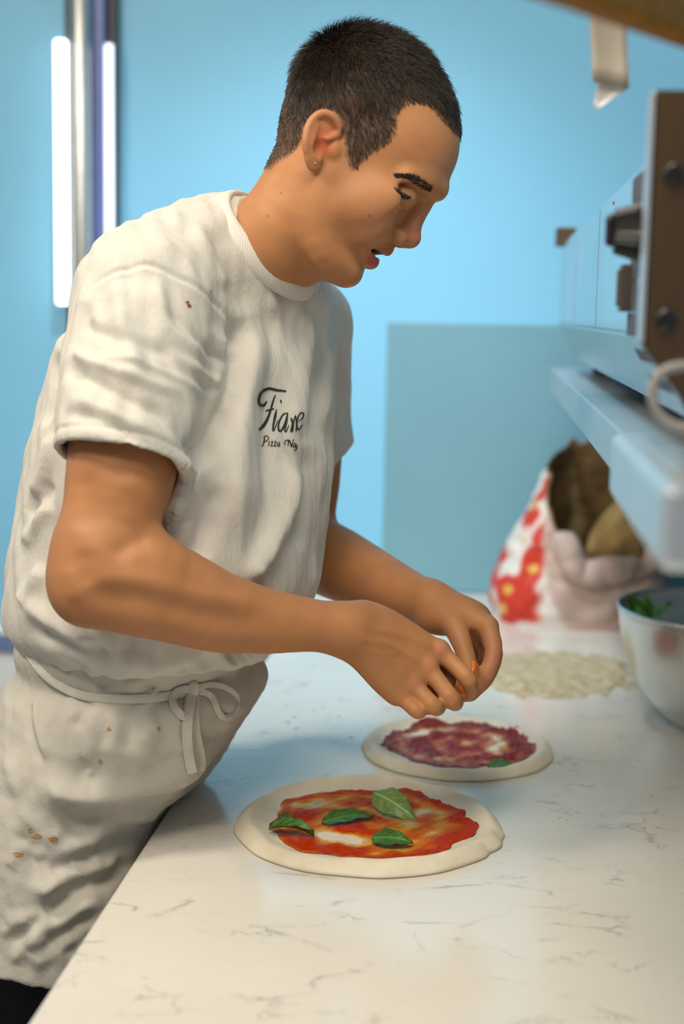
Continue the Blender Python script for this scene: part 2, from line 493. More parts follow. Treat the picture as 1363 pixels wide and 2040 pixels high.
for x, z0, z1, rr, mt, lab in ((-.853, 1.462, 1.972, .0125, M_tube, 'bright white vertical tube lamp left of the metal post'),
                           (-.757, 1.30, 1.964, .0085, M_tube2, 'thin bluish vertical tube lamp right of the metal post')):
    e = empty('tube_lamp', (x, YW - .05, z0), lab, 'lamp', 'tube lamps by the metal post')
    vert_cyl('tube', x, YW - .049, rr, z0, z1, mt, e)
    box_obj('lamp_back', (x - rr*.7, YW - .0400, z0 + .01), (x + rr*.7, YW - .0345, z1 - .01), M_post, e)

# housings of the ceiling lamps
M_fix = simple('lamp_housing', (.82, .82, .82), .4)
for x, y, w_, lab in ((-1.30, .95, .36, 'white square ceiling lamp behind the cook'), (-.05, .80, .52, 'white square ceiling lamp above the worktop'), (-.62, .10, .62, 'white square ceiling lamp in front of the worktop')):
    tag(box_obj('ceiling_lamp', (x - w_/2, y - w_/2, 2.645), (x + w_/2, y + w_/2, 2.70), M_fix, None, .006), lab, 'lamp')
tag(box_obj('added_light_base', (-.36, 1.66, 2.70 - .012), (-.24, 1.80, 2.70), M_fix, None, .004), 'white base of the added wall light above the cook', 'lamp')  # unseen base plate, made up for the added wall light
# ------------------------------------------------------------------ pizzas
M_dough = None
t = NT('raw_dough'); nn = t.noise(35, 5)
t.base(t.ramp(nn, [(.25, (.76, .66, .49)), (.6, (.85, .77, .61))])).set(Roughness=.62, Subsurface_Weight=.12, Subsurface_Scale=.01)
t.bump(t.noise(160, 4), .25, .0012); M_dough = t.m
t = NT('tomato_sauce'); at_ = t.attr('thick'); nn = t.noise(120, 5)
film = t.ramp(at_.outputs['Fac'], [(.10, (.80, .66, .45)), (.30, (.86, .43, .05)), (.46, (.80, .19, .004)), (.8, (.58, .042, .001))])
t.base(t.mix(1.0, film, t.ramp(nn, [(.3, (.78, .70, .7)), (.7, (1.1, 1.15, 1.1))]), 'MULTIPLY')).set(Roughness=.30, Subsurface_Weight=.04, Subsurface_Scale=.003, Specular_IOR_Level=.04)
t.bump(t.noise(190, 5, .65), .9, .0030); M_sauce = t.m
t = NT('dark_tomato_sauce'); at_ = t.attr('thick'); nn = t.noise(120, 5)
film = t.ramp(at_.outputs['Fac'], [(.08, (.72, .56, .36)), (.28, (.66, .28, .10)), (.45, (.46, .07, .02)), (.85, (.24, .012, .008))])
t.base(t.mix(1.0, film, t.ramp(nn, [(.3, (.75, .7, .7)), (.7, (1.15, 1.1, 1.1))]), 'MULTIPLY')).set(Roughness=.24, Subsurface_Weight=.04, Subsurface_Scale=.003, Specular_IOR_Level=.12)
t.bump(t.noise(170, 5, .6), .5, .0022); M_sauce2 = t.m
def make_pizza(name, cx, cy, rx, ry, seed, label, msauce, rs, off, bare, lumps=()):
    root = empty(name, (cx, cy, ZC), label, 'pizza', 'pizzas being topped on the worktop')
    nt, nr = 220, 64
    th = np.linspace(0, 2*np.pi, nt, endpoint=False)
    wob = .012*np.sin(2*th + seed) + .010*np.sin(3*th + 2*seed) + .006*np.sin(7*th + seed*3) + .004*np.sin(13*th + seed)
    for (a, w, amp) in lumps: wob = wob + amp*np.exp(-((np.angle(np.exp(1j*(th - a))))/w)**2)
    def hgt(rho, X, Y):
        p = np.stack([X, Y, np.zeros_like(X)], -1)
        base = .0055 + .0012*snoise(p, 60, 8, seed)
        rim = .0070*np.exp(-((rho - .90)/.085)**2)*(1 + .25*snoise(p, 35, 6, seed+2))
        rnd = np.sqrt(np.clip(1 - np.clip((rho - .90)/.10, 0, 1)**2.2, 0, 1))
        return (base + rim)*rnd + .0006
    rho = np.concatenate([np.linspace(0, .86, nr - 24), np.linspace(.87, 1, 24)])
    R, T = np.meshgrid(rho, th, indexing='ij')
    X = R*(1 + wob[None])*rx*np.cos(T); Y = R*(1 + wob[None])*ry*np.sin(T)
    Z = hgt(R, X, Y)
    V = [np.stack([cx + X, cy + Y, ZC + .0004 + Z], -1).reshape(-1, 3)]
    F = []
    n0 = len(rho)
    for i in range(n0 - 1):
        for j in range(nt):
            k = (j + 1) % nt
            F.append((i*nt + j, (i+1)*nt + j, (i+1)*nt + k, i*nt + k))
    # underside, tucked in a little
    b0 = n0*nt
    V.append(np.stack([cx + X[-1]*.985, cy + Y[-1]*.985, np.full(nt, ZC + .0004)], -1))
    V.append(np.array([[cx, cy, ZC + .0004]]))
    for j in range(nt):
        k = (j + 1) % nt
        F.append(((n0-1)*nt + j, b0 + j, b0 + k, (n0-1)*nt + k)); F.append((b0 + j, b0 + nt, b0 + k))
    pydata('dough', np.vstack(V), F, M_dough, root, smooth=True)
    # sauce
    rs_ = np.linspace(0, 1, 90); nt2 = 260; th2 = np.linspace(0, 2*np.pi, nt2, endpoint=False)
    edge = 1 + .035*np.sin(5*th2 + seed) + .03*np.sin(9*th2 + 2*seed) + .014*np.sin(17*th2) + .006*np.sin(29*th2 + seed)
    R, T = np.meshgrid(rs_, th2, indexing='ij')
    X = off[0] + R*rs*rx*edge[None]*np.cos(T); Y = off[1] + R*rs*ry*edge[None]*np.sin(T)
    p = np.stack([X, Y, np.zeros_like(X)], -1)
    thick = .55 + .42*np.sin(2*np.pi*(R*2.1) - T + seed) + .35*snoise(p, 90, 10, seed) + .25*snoise(p, 200, 8, seed+1)
    thick = np.maximum(thick, .75*np.exp(-((R - .92)/.07)**2) + .2*snoise(p, 150, 8, seed))
    for (bx, by, bl, bw, ba, amt) in bare:
        u = (X - bx)*math.cos(ba) + (Y - by)*math.sin(ba); w = -(X - bx)*math.sin(ba) + (Y - by)*math.cos(ba)
        thick = thick - amt*np.exp(-(u/bl)**2 - (w/bw)**2)
    taper = np.clip((1 - R)/.10, 0, 1)**.6
    rho2 = np.sqrt((X/rx)**2 + (Y/ry)**2)
    cover = thick + .55
    Zs = hgt(rho2, X, Y) + np.where(cover > 0, .0004 + .0016*np.clip(thick, 0, 1.3)*taper, -.002) + .0010*snoise(p, 330, 10, seed)*np.clip(thick, 0, 1)
    V = np.stack([cx + X, cy + Y, ZC + .0006 + Zs], -1).reshape(-1, 3)
    F = []
    cv = cover > 0
    for i in range(len(rs_) - 1):
        for j in range(nt2):
            k = (j + 1) % nt2
            if cv[i, j] or cv[i+1, j] or cv[i+1, k] or cv[i, k]:
                F.append((i*nt2 + j, (i+1)*nt2 + j, (i+1)*nt2 + k, i*nt2 + k))
    o = pydata('sauce', V, F, msauce, root, smooth=True)
    vcol(o, 'thick', np.clip(thick*.60 + .36, 0, 1).reshape(-1))
    return root
make_pizza('raw_pizza', -.116, 1.496, .1445, .148, 1.3, 'raw pizza in front with bright red sauce and four basil leaves', M_sauce, .765, (.004, -.004),
           [(-.062, .040, .045, .018, .5, 1.15), (.052, -.004, .042, .020, 1.3, 1.05), (-.035, -.052, .055, .012, -.25, 1.2), (.03, .03, .03, .012, .3, .7)],
           lumps=((-.25, .07, .02), (-.42, .05, -.02), (-.05, .06, .015), (2.2, .05, .02)))
make_pizza('raw_pizza', -.027, 1.790, .1250, .126, 4.1, 'raw pizza with dark red sauce below the hands', M_sauce2, .79, (.004, .004),
           [(.045, .01, .022, .035, .3, 1.2), (-.045, .05, .03, .015, .5, 1.0), (-.01, -.06, .06, .010, -.1, .8)])

# ------------------------------------------------------------------ basil
def leaf_mat(name, c1, c2):
    t = NT(name); nn = t.noise(60, 4); t.base(t.ramp(nn, [(.3, c1), (.7, c2)])).set(Roughness=.42, Subsurface_Weight=.08, Subsurface_Scale=.003)
    at = t.attr('vein'); t.base(t.mix(at.outputs['Fac'], t.ramp(nn, [(.3, c1), (.7, c2)]), tuple(min(1, a*1.9 + .02) for a in c2)))
    t.bump(t.noise(300, 3), .15, .0006); return t.m
M_leaf = leaf_mat('basil_green', (.030, .115, .010), (.065, .20, .022))
M_leaf_pale = leaf_mat('basil_pale', (.17, .31, .075), (.27, .43, .13))
def leaf(name, a, b, width, up, curl, arch, mat, label, group='basil leaves', parent=None, part=False, twist=0.0):
    a = np.asarray(a, float); b = np.asarray(b, float); up = norm(up)
    ax = b - a; L = np.linalg.norm(ax); ax = ax/L; up = norm(up - ax*ax.dot(up)); sd = np.cross(up, ax)
    nu, nv = 26, 17; V = []; vein = []
    for s in (0, 1):
        for i in range(nu):
            u = i/(nu-1); w = width*.5*(math.sin(math.pi*min(1, u**.75))**.8)*(1 - .15*u) + .0003
            tw = twist*(u - .5)
            for j in range(nv):
                q = (j/(nv-1))*2 - 1
                side = abs(math.sin((u*5.2 - abs(q)*1.3)*math.pi))
                z = arch*4*u*(1-u)*L + curl*(abs(q)**1.6)*width*.5 + .035*width*math.sin(u*17 + q*3)*abs(q) + .0008*(1 - side)*abs(q)**.5 - .0009*math.exp(-(q/.10)**2)
                ct, st = math.cos(tw*1.0), math.sin(tw*1.0)
                lx, lz = q*w, z
                lx, lz = lx*ct - lz*st, lx*st + lz*ct
                V.append(a + ax*L*u + sd*lx + up*(lz - s*.0005))
                vein.append(max(math.exp(-(q/.07)**2), .55*math.exp(-((side)/.16)**2)*(abs(q) < .9)))
    F = []; n = nu*nv
    for i in range(nu-1):
        for j in range(nv-1):
            k = i*nv + j
            F.append((k, k+nv, k+nv+1, k+1)); F.append((n+k, n+k+1, n+k+nv+1, n+k+nv))
    for i in range(nu-1):
        for j in (0, nv-1):
            k = i*nv + j; F.append((k, k+nv, n+k+nv, n+k))
    o = pydata(name, V, F, mat, parent, smooth=True); vcol(o, 'vein', np.array(vein))
    if not part: tag(o, label, 'basil leaf', group)
    return o
ZT = ZC + .0085
q = lambda px, py, dz=0: on_plane(px, py, ZT + dz)
leaf('basil_leaf', q(744, 1578, .016), q(828, 1632, .001), .034, (-.35, -.5, .9), -.15, .10, M_leaf_pale, 'large pale green basil leaf, underside up, at the back of the front pizza')
leaf('basil_leaf', q(641, 1640, .001), q(744, 1627, .003), .026, (0, -.25, 1), .10, .10, M_leaf, 'dark green basil leaf in the middle of the front pizza')
leaf('basil_leaf', q(740, 1670, .003), q(823, 1680, .002), .027, (0, -.35, 1), .05, .10, M_leaf, 'dark green basil leaf nearest the counter front on the front pizza')
leaf('basil_leaf', q(536, 1652, .004), q(626, 1666, .002), .022, (.1, -.1, 1), .55, .14, M_leaf, 'curled basil leaf at the left edge of the front pizza')
leaf('basil_leaf', q(556, 1626, .001), q(582, 1632, .001), .010, (0, -.3, 1), .2, .1, M_leaf, 'tiny torn basil scrap at the left of the front pizza')
leaf('basil_leaf', q(972, 1528, .0), q(1024, 1524, .0), .020, (0, -.2, 1), .1, .12, M_leaf, 'small dark basil piece on the pizza below the hands')

# ------------------------------------------------------------------ flour on the worktop
rs = np.random.RandomState(3)
def flour_patch(name, cx, cy, rx, ry, hgt, label):
    n = 150; g = np.linspace(-1.15, 1.15, n); GX, GY = np.meshgrid(g, g, indexing='ij')
    p = np.stack([cx + GX*rx, cy + GY*ry, np.zeros_like(GX)], -1)
    r = np.sqrt(GX**2 + GY**2) + .20*snoise(p, 22, 8, 3) + .12*snoise(p, 90, 8, 4) + .06*snoise(p, 260, 8, 2)
    ring = .35 + .65*np.exp(-((r - .72)/.22)**2)
    h = np.clip(1 - r, -1, 1)
    z = np.where(h > 0, np.clip(h*5, 0, 1)*ring*hgt*(1 + .55*snoise(p, 60, 10, 5) + .35*snoise(p, 170, 10, 6)), 0); z = np.maximum(z, .0002)
    V = np.stack([p[..., 0], p[..., 1], ZC + z + .0001], -1).reshape(-1, 3); F = []
    ok = (h > -.02)
    for i in range(n-1):
        for j in range(n-1):
            if ok[i, j] and ok[i+1, j] and ok[i+1, j+1] and ok[i, j+1]:
                F.append((i*n+j, (i+1)*n+j, (i+1)*n+j+1, i*n+j+1))
    t = NT('semolina_flour'); t.base(t.ramp(t.noise(60, 5), [(.3, (.38, .30, .16)), (.7, (.62, .53, .38))])).set(Roughness=.9); t.bump(t.noise(500, 3), .5, .001)
    o = pydata(name, V, F, t.m, None, smooth=True); tag(o, label, 'flour', kind='stuff')
flour_patch('flour_heap', .125, 2.225, .135, .155, .0042, 'thin scattered ring of pale yellow flour on the worktop')
bits = []
for i in range(26):
    a, r_ = rs.uniform(0, 6.28), rs.uniform(.0, 1)
    c = on_plane(rs.uniform(520, 760), rs.uniform(1400, 1500), ZC) if i < 12 else on_plane(rs.uniform(1060, 1340), rs.uniform(1430, 1640), ZC)
    s = rs.uniform(.0012, .0028)
    bits.append((c, s))
bm = bmesh.new()
for c, s in bits:
    bmesh.ops.create_icosphere(bm, subdivisions=1, radius=s, matrix=Matrix.Translation((c[0], c[1], ZC + s*.25)) @ Matrix.Diagonal((1.4, 1, .35, 1)))
tag(bm_obj('flour_crumbs', bm, simple('crumb', (.72, .68, .58), .9), None, True), 'tiny flour crumbs scattered over the worktop', 'flour', kind='stuff')

# ------------------------------------------------------------------ steel bowl with basil
t = NT('brushed_steel_bowl'); v = t.coord((1, 1, 60)); t.base((.66, .65, .63)).set(Roughness=.26, Metallic=1.0); t.bump(t.noise(14, 3, .5, v), .12, .001)
M_steel = t.m
bc = np.array([.335, 1.955, ZC]); bowl = empty('mixing_bowl', bc, 'brushed steel mixing bowl holding basil at the right edge', 'bowl')
prof = [(.0001, .0005), (.055, .0005), (.062, .003), (.085, .020), (.108, .045), (.127, .078), (.140, .115), (.147, .150), (.1485, .166), (.1505, .1685), (.1525, .1665), (.1525, .164)]
def smooth_prof(pr, n=5): return [tuple(a) for a in catmull(np.array(pr), n)]
outer = smooth_prof(prof[:9])
inner = [(max(.0001, r - .0018), z + .0018) for r, z in outer[::-1]]
lathe_obj('bowl_body', outer + [(.1493, .1672)] + inner, bc, M_steel, bowl, 96)
rim = [(.1478 + .0028*math.cos(a), .1665 + .0028*math.sin(a)) for a in np.linspace(0, 2*math.pi, 13)]
lathe_obj('rim', rim, bc, M_steel, bowl, 96)
rs = np.random.RandomState(8)
for i in range(9):
    a = rs.uniform(0, 6.28) if i > 4 else math.pi + rs.uniform(-.35, .5); r_ = rs.uniform(.02, .09) if i > 4 else .112
    z0 = .085 if i > 4 else .118
    c0 = bc + np.array([r_*math.cos(a), r_*math.sin(a), z0 + rs.uniform(0, .02)])
    d = norm([rs.uniform(-.6, .6), rs.uniform(-.6, .6), rs.uniform(.1, .6) if i > 4 else .9])
    leaf('basil_leaf', c0, c0 + d*rs.uniform(.045, .06), .03, (rs.uniform(-1, 1), rs.uniform(-1, 1), .6), .2, .12, M_leaf,
         'dark basil leaf lying in the steel mixing bowl', 'basil in the bowl')

# ------------------------------------------------------------------ flour bag
def bag():
    c = np.array([.178, 2.64]); root = empty('flour_bag', (c[0], c[1], ZC), 'open red and white printed paper flour bag with rolled down front', 'flour bag')
    nphi, nz = 150, 60
    phi = np.linspace(0, 2*np.pi, nphi, endpoint=False)
    # rim height round the mouth (phi 0 = right, pi/2 = back, pi = left, -pi/2 = front)
    kx = np.radians([-180, -150, -120, -90, -60, -30, 0, 30, 60, 90, 120, 150, 180])
    kz = np.array([.295, .268, .185, .126, .122, .155, .205, .250, .300, .328, .325, .312, .295])
    rimz = np.interp(np.angle(np.exp(1j*phi)), kx, kz) + .006*np.sin(9*phi) + .004*np.sin(17*phi + 1)
    def shell(fr, inset, z):
        """cross section at height z"""
        PH = np.broadcast_to(phi, z.shape)
        sx = .148 - .050*np.clip(z/.32, 0, 1)**1.6 + .012*np.exp(-((z - .055)/.05)**2) - inset
        sy = .112 - .030*np.clip(z/.32, 0, 1)**1.5 + .010*np.exp(-((z - .06)/.05)**2) - inset
        e = .72
        cx_, sn = np.cos(PH), np.sin(PH)
        X = np.sign(cx_)*np.abs(cx_)**e*sx; Y = np.sign(sn)*np.abs(sn)**e*sy
        lean = .030*np.clip((z - .12)/.2, 0, 1)
        X = X + lean + .02*np.clip(z/.3, 0, 1); Y = Y + .01
        p = np.stack([X, Y, z], -1)
        cr = .0065*snoise(p, 38, 10, 2) + .0032*np.abs(snoise(p, 90, 10, 5)) + .0015*snoise(p, 200, 8, 1)
        amp = np.clip(z/.03, 0.1, 1)
        nx, ny = cx_, sn
        X = X + nx*cr*amp; Y = Y + ny*cr*amp
        return np.stack([c[0] + X, c[1] + Y, ZC + .0006 + z], -1)
    ts = np.linspace(0, 1, nz)
    Z = ts[:, None]*rimz[None]
    Vo = shell(0, 0, Z); Vi = shell(0, .006, np.maximum(Z, .09)[::-1])
    def grid_faces(n, m): 
        i, j = np.meshgrid(np.arange(n-1), np.arange(m), indexing='ij'); k = (j+1) % m
        return np.stack([i*m + j, i*m + k, (i+1)*m + k, (i+1)*m + j], -1).reshape(-1, 4)
    t = NT('printed_paper'); at = t.attr('print'); t.base(at.outputs['Color']).set(Roughness=.6); t.bump(t.noise(90, 5), .3, .002)
    o = pydata('sack', Vo.reshape(-1, 3), grid_faces(nz, nphi), t.m, root, True)
    PX = proj(Vo.reshape(-1, 3)); P3 = Vo.reshape(-1, 3)
    white = np.array([.80, .74, .70]); red = np.array([.62, .035, .015]); yel = np.array([.78, .50, .09]); pink = np.array([.56, .40, .35])
    # printed design in bag coordinates: s runs round the bag, z up
    s = np.repeat(phi[None], nz, 0).reshape(-1); z = Z.reshape(-1)
    sa = np.degrees(np.angle(np.exp(1j*s)))
    colr = np.tile(white, (len(s), 1))
    def blob(a, zz, ra, rz, cc, soft=.25, rag=.25):
        nonlocal colr
        da = (sa - a + 180) % 360 - 180
        dd = np.sqrt((da/ra)**2 + ((z - zz)/rz)**2) + rag*snoise(np.stack([s*.15, z, z*0], -1), 70, 6, 1)
        w = np.clip((1 - dd)/soft, 0, 1)[:, None]; colr = colr*(1-w) + cc*w
    for a, zz, ra, rz in ((-140, .045, 34, .055), (-128, .11, 18, .05), (-165, .20, 24, .045), (170, .10, 22, .04), (140, .27, 20, .03), (150, .18, 16, .03), (-178, .03, 16, .03), (-20, .14, 25, .06), (10, .05, 30, .05), (-146, .245, 16, .030), (-128, .165, 10, .03), (60, .22, 30, .05), (100, .12, 40, .06)):
        blob(a, zz, ra, rz, red)
    for a, zz, ra, rz in ((-146, .062, 8, .011), (-152, .025, 8, .012), (-125, .105, 6, .010), (-163, .215, 6, .014), (150, .235, 14, .014), (-160, .215, 9, .014), (-150, .15, 6, .010), (10, .06, 8, .012)):
        blob(a, zz, ra, rz, yel, .4, .1)
    # plain side panel turned to the front
    w = np.clip((sa + 109 + 50*(z/.13 - .5)*.5)/5, 0, 1)*np.clip((-8 - sa)/6, 0, 1)
    colr = colr*(1 - w[:, None]) + pink*w[:, None]
    vcol(o, 'print', colr)
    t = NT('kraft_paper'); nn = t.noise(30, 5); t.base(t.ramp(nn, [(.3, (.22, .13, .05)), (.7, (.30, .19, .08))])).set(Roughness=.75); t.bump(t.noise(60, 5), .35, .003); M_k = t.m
    V2 = Vi.reshape(-1, 3); F2 = grid_faces(nz, nphi); n2 = len(V2)
    V2 = np.vstack([V2, [[c[0] + .02, c[1] + .01, ZC + .092]]])
    ff = [tuple(a) for a in F2] + [((nz-1)*nphi + j, n2, (nz-1)*nphi + (j+1) % nphi) for j in range(nphi)]
    pydata('kraft_liner', V2, ff, M_k, root, True)
    # rolled cuff along the front of the mouth
    ph = np.radians(np.linspace(-116, -12, 60)); zz = np.interp(ph, kx, kz)
    ring = []
    for a, z_ in zip(ph, zz):
        i = int(round((a % (2*np.pi))/(2*np.pi)*nphi)) % nphi
        ring.append(Vo[-1, i] + np.array([math.cos(a)*.004, math.sin(a)*.006, -.012]))
    ring = np.array(ring); rr = .021 + .004*np.sin(np.linspace(0, 7, 60)) + .0015*np.sin(np.linspace(0, 19, 60)); rr[:6] *= np.linspace(.3, 1, 6); rr[-6:] *= np.linspace(1, .3, 6)
    Vc, Fc = tube_data(catmull(ring[::2], 4), np.interp(np.linspace(0, 1, len(catmull(ring[::2], 4))), np.linspace(0, 1, 60), rr), 18)
    Vc = np.array(Vc); pn = (Vc - np.array([c[0], c[1], ZC]))
    Vc[:, 2] += .004*snoise(pn*np.array([1, 1, 2.2]), 40, 8, 3); Vc[:, 1] += .003*snoise(pn*np.array([1, 1, 2.5]), 50, 8, 6)
    t = NT('plain_cuff_paper'); t.base(t.ramp(t.noise(25, 5), [(.3, (.52, .37, .32)), (.7, (.66, .50, .44))])).set(Roughness=.65); t.bump(t.noise(80, 5), .4, .003)
    pydata('rolled_cuff', Vc, Fc, t.m, root, True)
    # kraft tongue of the inner ply, leaning out at the right of the mouth
    n, m = 26, 22; V = []
    for i in range(n):
        u = i/(n-1)
        for j in range(m):
            w = j/(m-1)*2 - 1
            wid = .062*(math.sin(math.pi*(.18 + .80*u))**.7)
            x = c[0] + .052 + .035*u + w*wid*.9
            y = c[1] - .045 + .030*u - .035*(1 - w*w)*math.sin(math.pi*min(1, u*1.1))
            z = ZC + .115 + .145*u - .02*abs(w)**2
            pp = np.array([x, y, z]); nz_ = float(snoise(pp[None], 55, 8, 2)[0])
            V.append((x, y + .006*nz_, z))
    F = [(i*m + j, i*m + j + 1, (i+1)*m + j + 1, (i+1)*m + j) for i in range(n-1) for j in range(m-1)]
    t = NT('kraft_tongue_paper'); t.base(t.ramp(t.noise(30, 5), [(.3, (.52, .33, .12)), (.7, (.68, .47, .20))])).set(Roughness=.75); t.bump(t.noise(60, 5), .35, .003)
    o = pydata('kraft_tongue', V, F, t.m, root, True)
    sm = o.modifiers.new('s', 'SOLIDIFY'); sm.thickness = .002
bag()

# ------------------------------------------------------------------ countertop oven on its shelf
M_ov = simple('oven_steel', (.58, .62, .64), .22, metal=.85, var=.04, scale=5)
M_ov_end = simple('oven_end_panel', (.085, .052, .026), .42, metal=.35, var=.08, scale=7)
M_edge = simple('oven_edge', (.70, .70, .72), .3, metal=.8)
M_black = simple('black_plastic', (.012, .012, .013), .32, var=.1, scale=60)
M_slot = simple('vent_slot', (.10, .10, .13), .6)
M_sw = simple('switch_plastic', (.06, .05, .045), .22)
oven = empty('pizza_oven', (.45, 1.8, 1.372), 'stainless steel countertop oven with black knob and switch, on the shelf', 'oven')
XO = .115
# casing: vertical upper face, tucked-under lower face
sec = [(XO, 1.445), (XO, 1.578), (XO + .006, 1.584), (.80, 1.584), (.80, 1.383), (XO + .035, 1.383)]
V = []; F = []
for y in (1.075, 2.50):
    for x, z in sec: V.append((x, y, z))
n = len(sec)
F.append(tuple(range(n))); F.append(tuple(range(2*n-1, n-1, -1)))
for i in range(n): F.append((i, (i+1) % n, n + (i+1) % n, n + i))
bm = bmesh.new(); vs = [bm.verts.new(a) for a in V]
for f in F: bm.faces.new([vs[i] for i in f])
bmesh.ops.recalc_face_normals(bm, faces=bm.faces)
bmesh.ops.bevel(bm, geom=[e for e in bm.edges], offset=.003, segments=2, affect='EDGES')
bm_obj('casing', bm, M_ov, oven)
# seams of the front panels
for y in (1.62, 2.05):
    box_obj('panel_seam', (XO - .0005, y - .0006, 1.447), (XO + .001, y + .0006, 1.576), M_edge, oven)
# end panel facing the room, with its two round feet plugs
sec = [(XO - .006, 1.440), (XO - .006, 1.618), (.80, 1.618), (.80, 1.375), (XO + .045, 1.375)]
V = []; F = []
for y in (1.050, 1.0745):
    for x, z in sec: V.append((x, y, z))
n = len(sec)
bm = bmesh.new(); vs = [bm.verts.new(a) for a in V]
bm.faces.new([vs[i] for i in range(n)]); bm.faces.new([vs[i] for i in range(2*n-1, n-1, -1)])
for i in range(n): bm.faces.new([vs[i], vs[(i+1) % n], vs[n + (i+1) % n], vs[n + i]])
bmesh.ops.recalc_face_normals(bm, faces=bm.faces)
bmesh.ops.bevel(bm, geom=[e for e in bm.edges], offset=.002, segments=2, affect='EDGES')
bm_obj('end_panel', bm, M_ov_end, oven)
box_obj('corner_strip', (XO - .0085, 1.047, 1.442), (XO - .0055, 1.0745, 1.616), M_edge, oven, .001)
def disc_y(name, x, y, z, r, dep, mat, par):
    V, F = tube_data([(x, y, z), (x, y - dep*.7, z), (x, y - dep, z)], [r, r, r*.8], 24); return pydata(name, V, F, mat, par, False)
for px, py in ((1343, 347), (1327, 637)):
    c = on_y(px, py, 1.050); disc_y('plug', c[0], 1.0505, c[2], .0075, .004, M_black, oven)
# vent grilles: two columns of slots high on the face, two on the lower face
def vent(y0, y1, z0, z1, n):
    for i in range(n):
        yy = y0 + (y1 - y0)*(i + .5)/n
        box_obj('vent_slot', (XO - .0006, yy - (y1-y0)/n*.28, z0), (XO + .002, yy + (y1-y0)/n*.28, z1), M_slot, oven)
for (pa, pb) in (((1262, 357), (1302, 372)), ((1262, 405), (1300, 420)), ((1259, 468), (1297, 480)), ((1257, 520), (1294, 535)), ((1255, 588), (1293, 603)), ((1250, 640), (1290, 655))):
    a = on_x(*pa, XO); b = on_x(*pb, XO)
    zc_ = (a[2] + b[2])/2 ; vent(min(a[1], b[1]) + .004, max(a[1], b[1]), zc_ - .0095, zc_ + .0095, 9)
for k, (z0, z1) in enumerate(((1.4235, 1.433), (1.402, 1.4115))):
    for i in range(8):
        yy = 1.10 + i*.018
        f = lambda z: XO + .035*(1.445 - z)/.062
        V = [(f(z0) - .0006, yy, z0), (f(z0) - .0006, yy + .010, z0), (f(z1) - .0006, yy + .010, z1), (f(z1) - .0006, yy, z1)]
        V += [(a + .002, b, c_) for a, b, c_ in V]
        pydata('vent_slot', V, [(0, 1, 2, 3), (7, 6, 5, 4), (0, 4, 5, 1), (1, 5, 6, 2), (2, 6, 7, 3), (3, 7, 4, 0)], M_slot, oven)
# ribbed knob
kc = on_x(1250, 462, XO - .012); n = 28
prof = [(.0, .0001), (.0, .0215), (-.006, .0205), (-.020, .0165), (-.022, .0155), (-.022, .0001)]
V = []; F = []
for i, (dx, r) in enumerate(prof):
    for j in range(n*2):
        a = math.pi*j/n; rr = r*(1 + (.07 if j % 2 else -.03)) if 0 < i < 5 else r
        V.append((XO - .0005 + dx, kc[1] + rr*math.cos(a), kc[2] + rr*math.sin(a)))
for i in range(len(prof)-1):
    for j in range(2*n):
        k = (j+1) % (2*n); F.append((i*2*n + j, i*2*n + k, (i+1)*2*n + k, (i+1)*2*n + j))
pydata('knob', V, F, M_black, oven)
box_obj('knob_grip', (XO - .029, kc[1] - .0050, kc[2] - .0115), (XO - .021, kc[1] + .0050, kc[2] + .0135), M_black, oven, .0035)
# rocker switch
sc_ = on_x(1243, 574, XO - .006)
sw = box_obj('switch', (XO - .010, sc_[1] - .013, sc_[2] - .0195), (XO + .001, sc_[1] + .013, sc_[2] + .0195), M_sw, oven, .002)
box_obj('rocker', (XO - .0125, sc_[1] - .0085, sc_[2] - .0150), (XO - .0095, sc_[1] + .0085, sc_[2] + .0150), simple('rocker_plastic', (.10, .09, .08), .15), sw, .001)
for y in (1.16, 2.44):
    for x in (XO + .07, .74):
        V, F = tube_data([(x, y, 1.3662), (x, y, 1.384)], .014, 16); pydata('foot', V, F, M_black, oven)
box_obj('hinge_bracket', (XO - .012, 2.43, 1.575), (XO + .02, 2.502, 1.604), M_ov_end, oven, .002)
# scratch of orange dried sauce on the top edge of the oven
c = on_x(1222, 404, XO - .0005)
bm = bmesh.new(); bmesh.ops.create_icosphere(bm, subdivisions=1, radius=.003, matrix=Matrix.Translation(tuple(c)) @ Matrix.Diagonal((.25, 1, .8, 1)))
bm_obj('sauce_speck', bm, simple('dried_sauce', (.55, .16, .03), .5), oven)

# steel shelf below the oven
shelf = empty('steel_shelf', (.45, 1.85, 1.32), 'brushed steel shelf with folded lip carrying the oven', 'shelf')
M_sh = simple('shelf_steel', (.62, .66, .68), .3, metal=.75, var=.05, scale=6)
box_obj('shelf_plate', (.118, 1.02, 1.358), (.85, 2.62, 1.366), M_sh, shelf, .001)
box_obj('front_lip', (.108, 1.145, 1.326), (.1185, 2.62, 1.3665), M_sh, shelf, .002)
box_obj('end_cap', (.098, .80, 1.318), (.1285, 1.150, 1.3675), simple('shelf_end_steel', (.66, .74, .80), .25, metal=.6, var=.04, scale=8), shelf, .006)
box_obj('end_plate', (.1285, .80, 1.350), (.85, 1.02, 1.366), M_sh, shelf, .001)
for y in (1.35, 2.35):
    V = [(.84, y - .01, 1.358), (.25, y - .01, 1.358), (.84, y - .01, 1.20), (.84, y + .01, 1.358), (.25, y + .01, 1.358), (.84, y + .01, 1.20)]
    pydata('bracket', V, [(0, 1, 2), (5, 4, 3), (0, 3, 4, 1), (1, 4, 5, 2), (2, 5, 3, 0)], M_sh, shelf)
box_obj('wall_rail', (.835, 1.2, 1.19), (.85, 2.5, 1.21), M_sh, shelf)
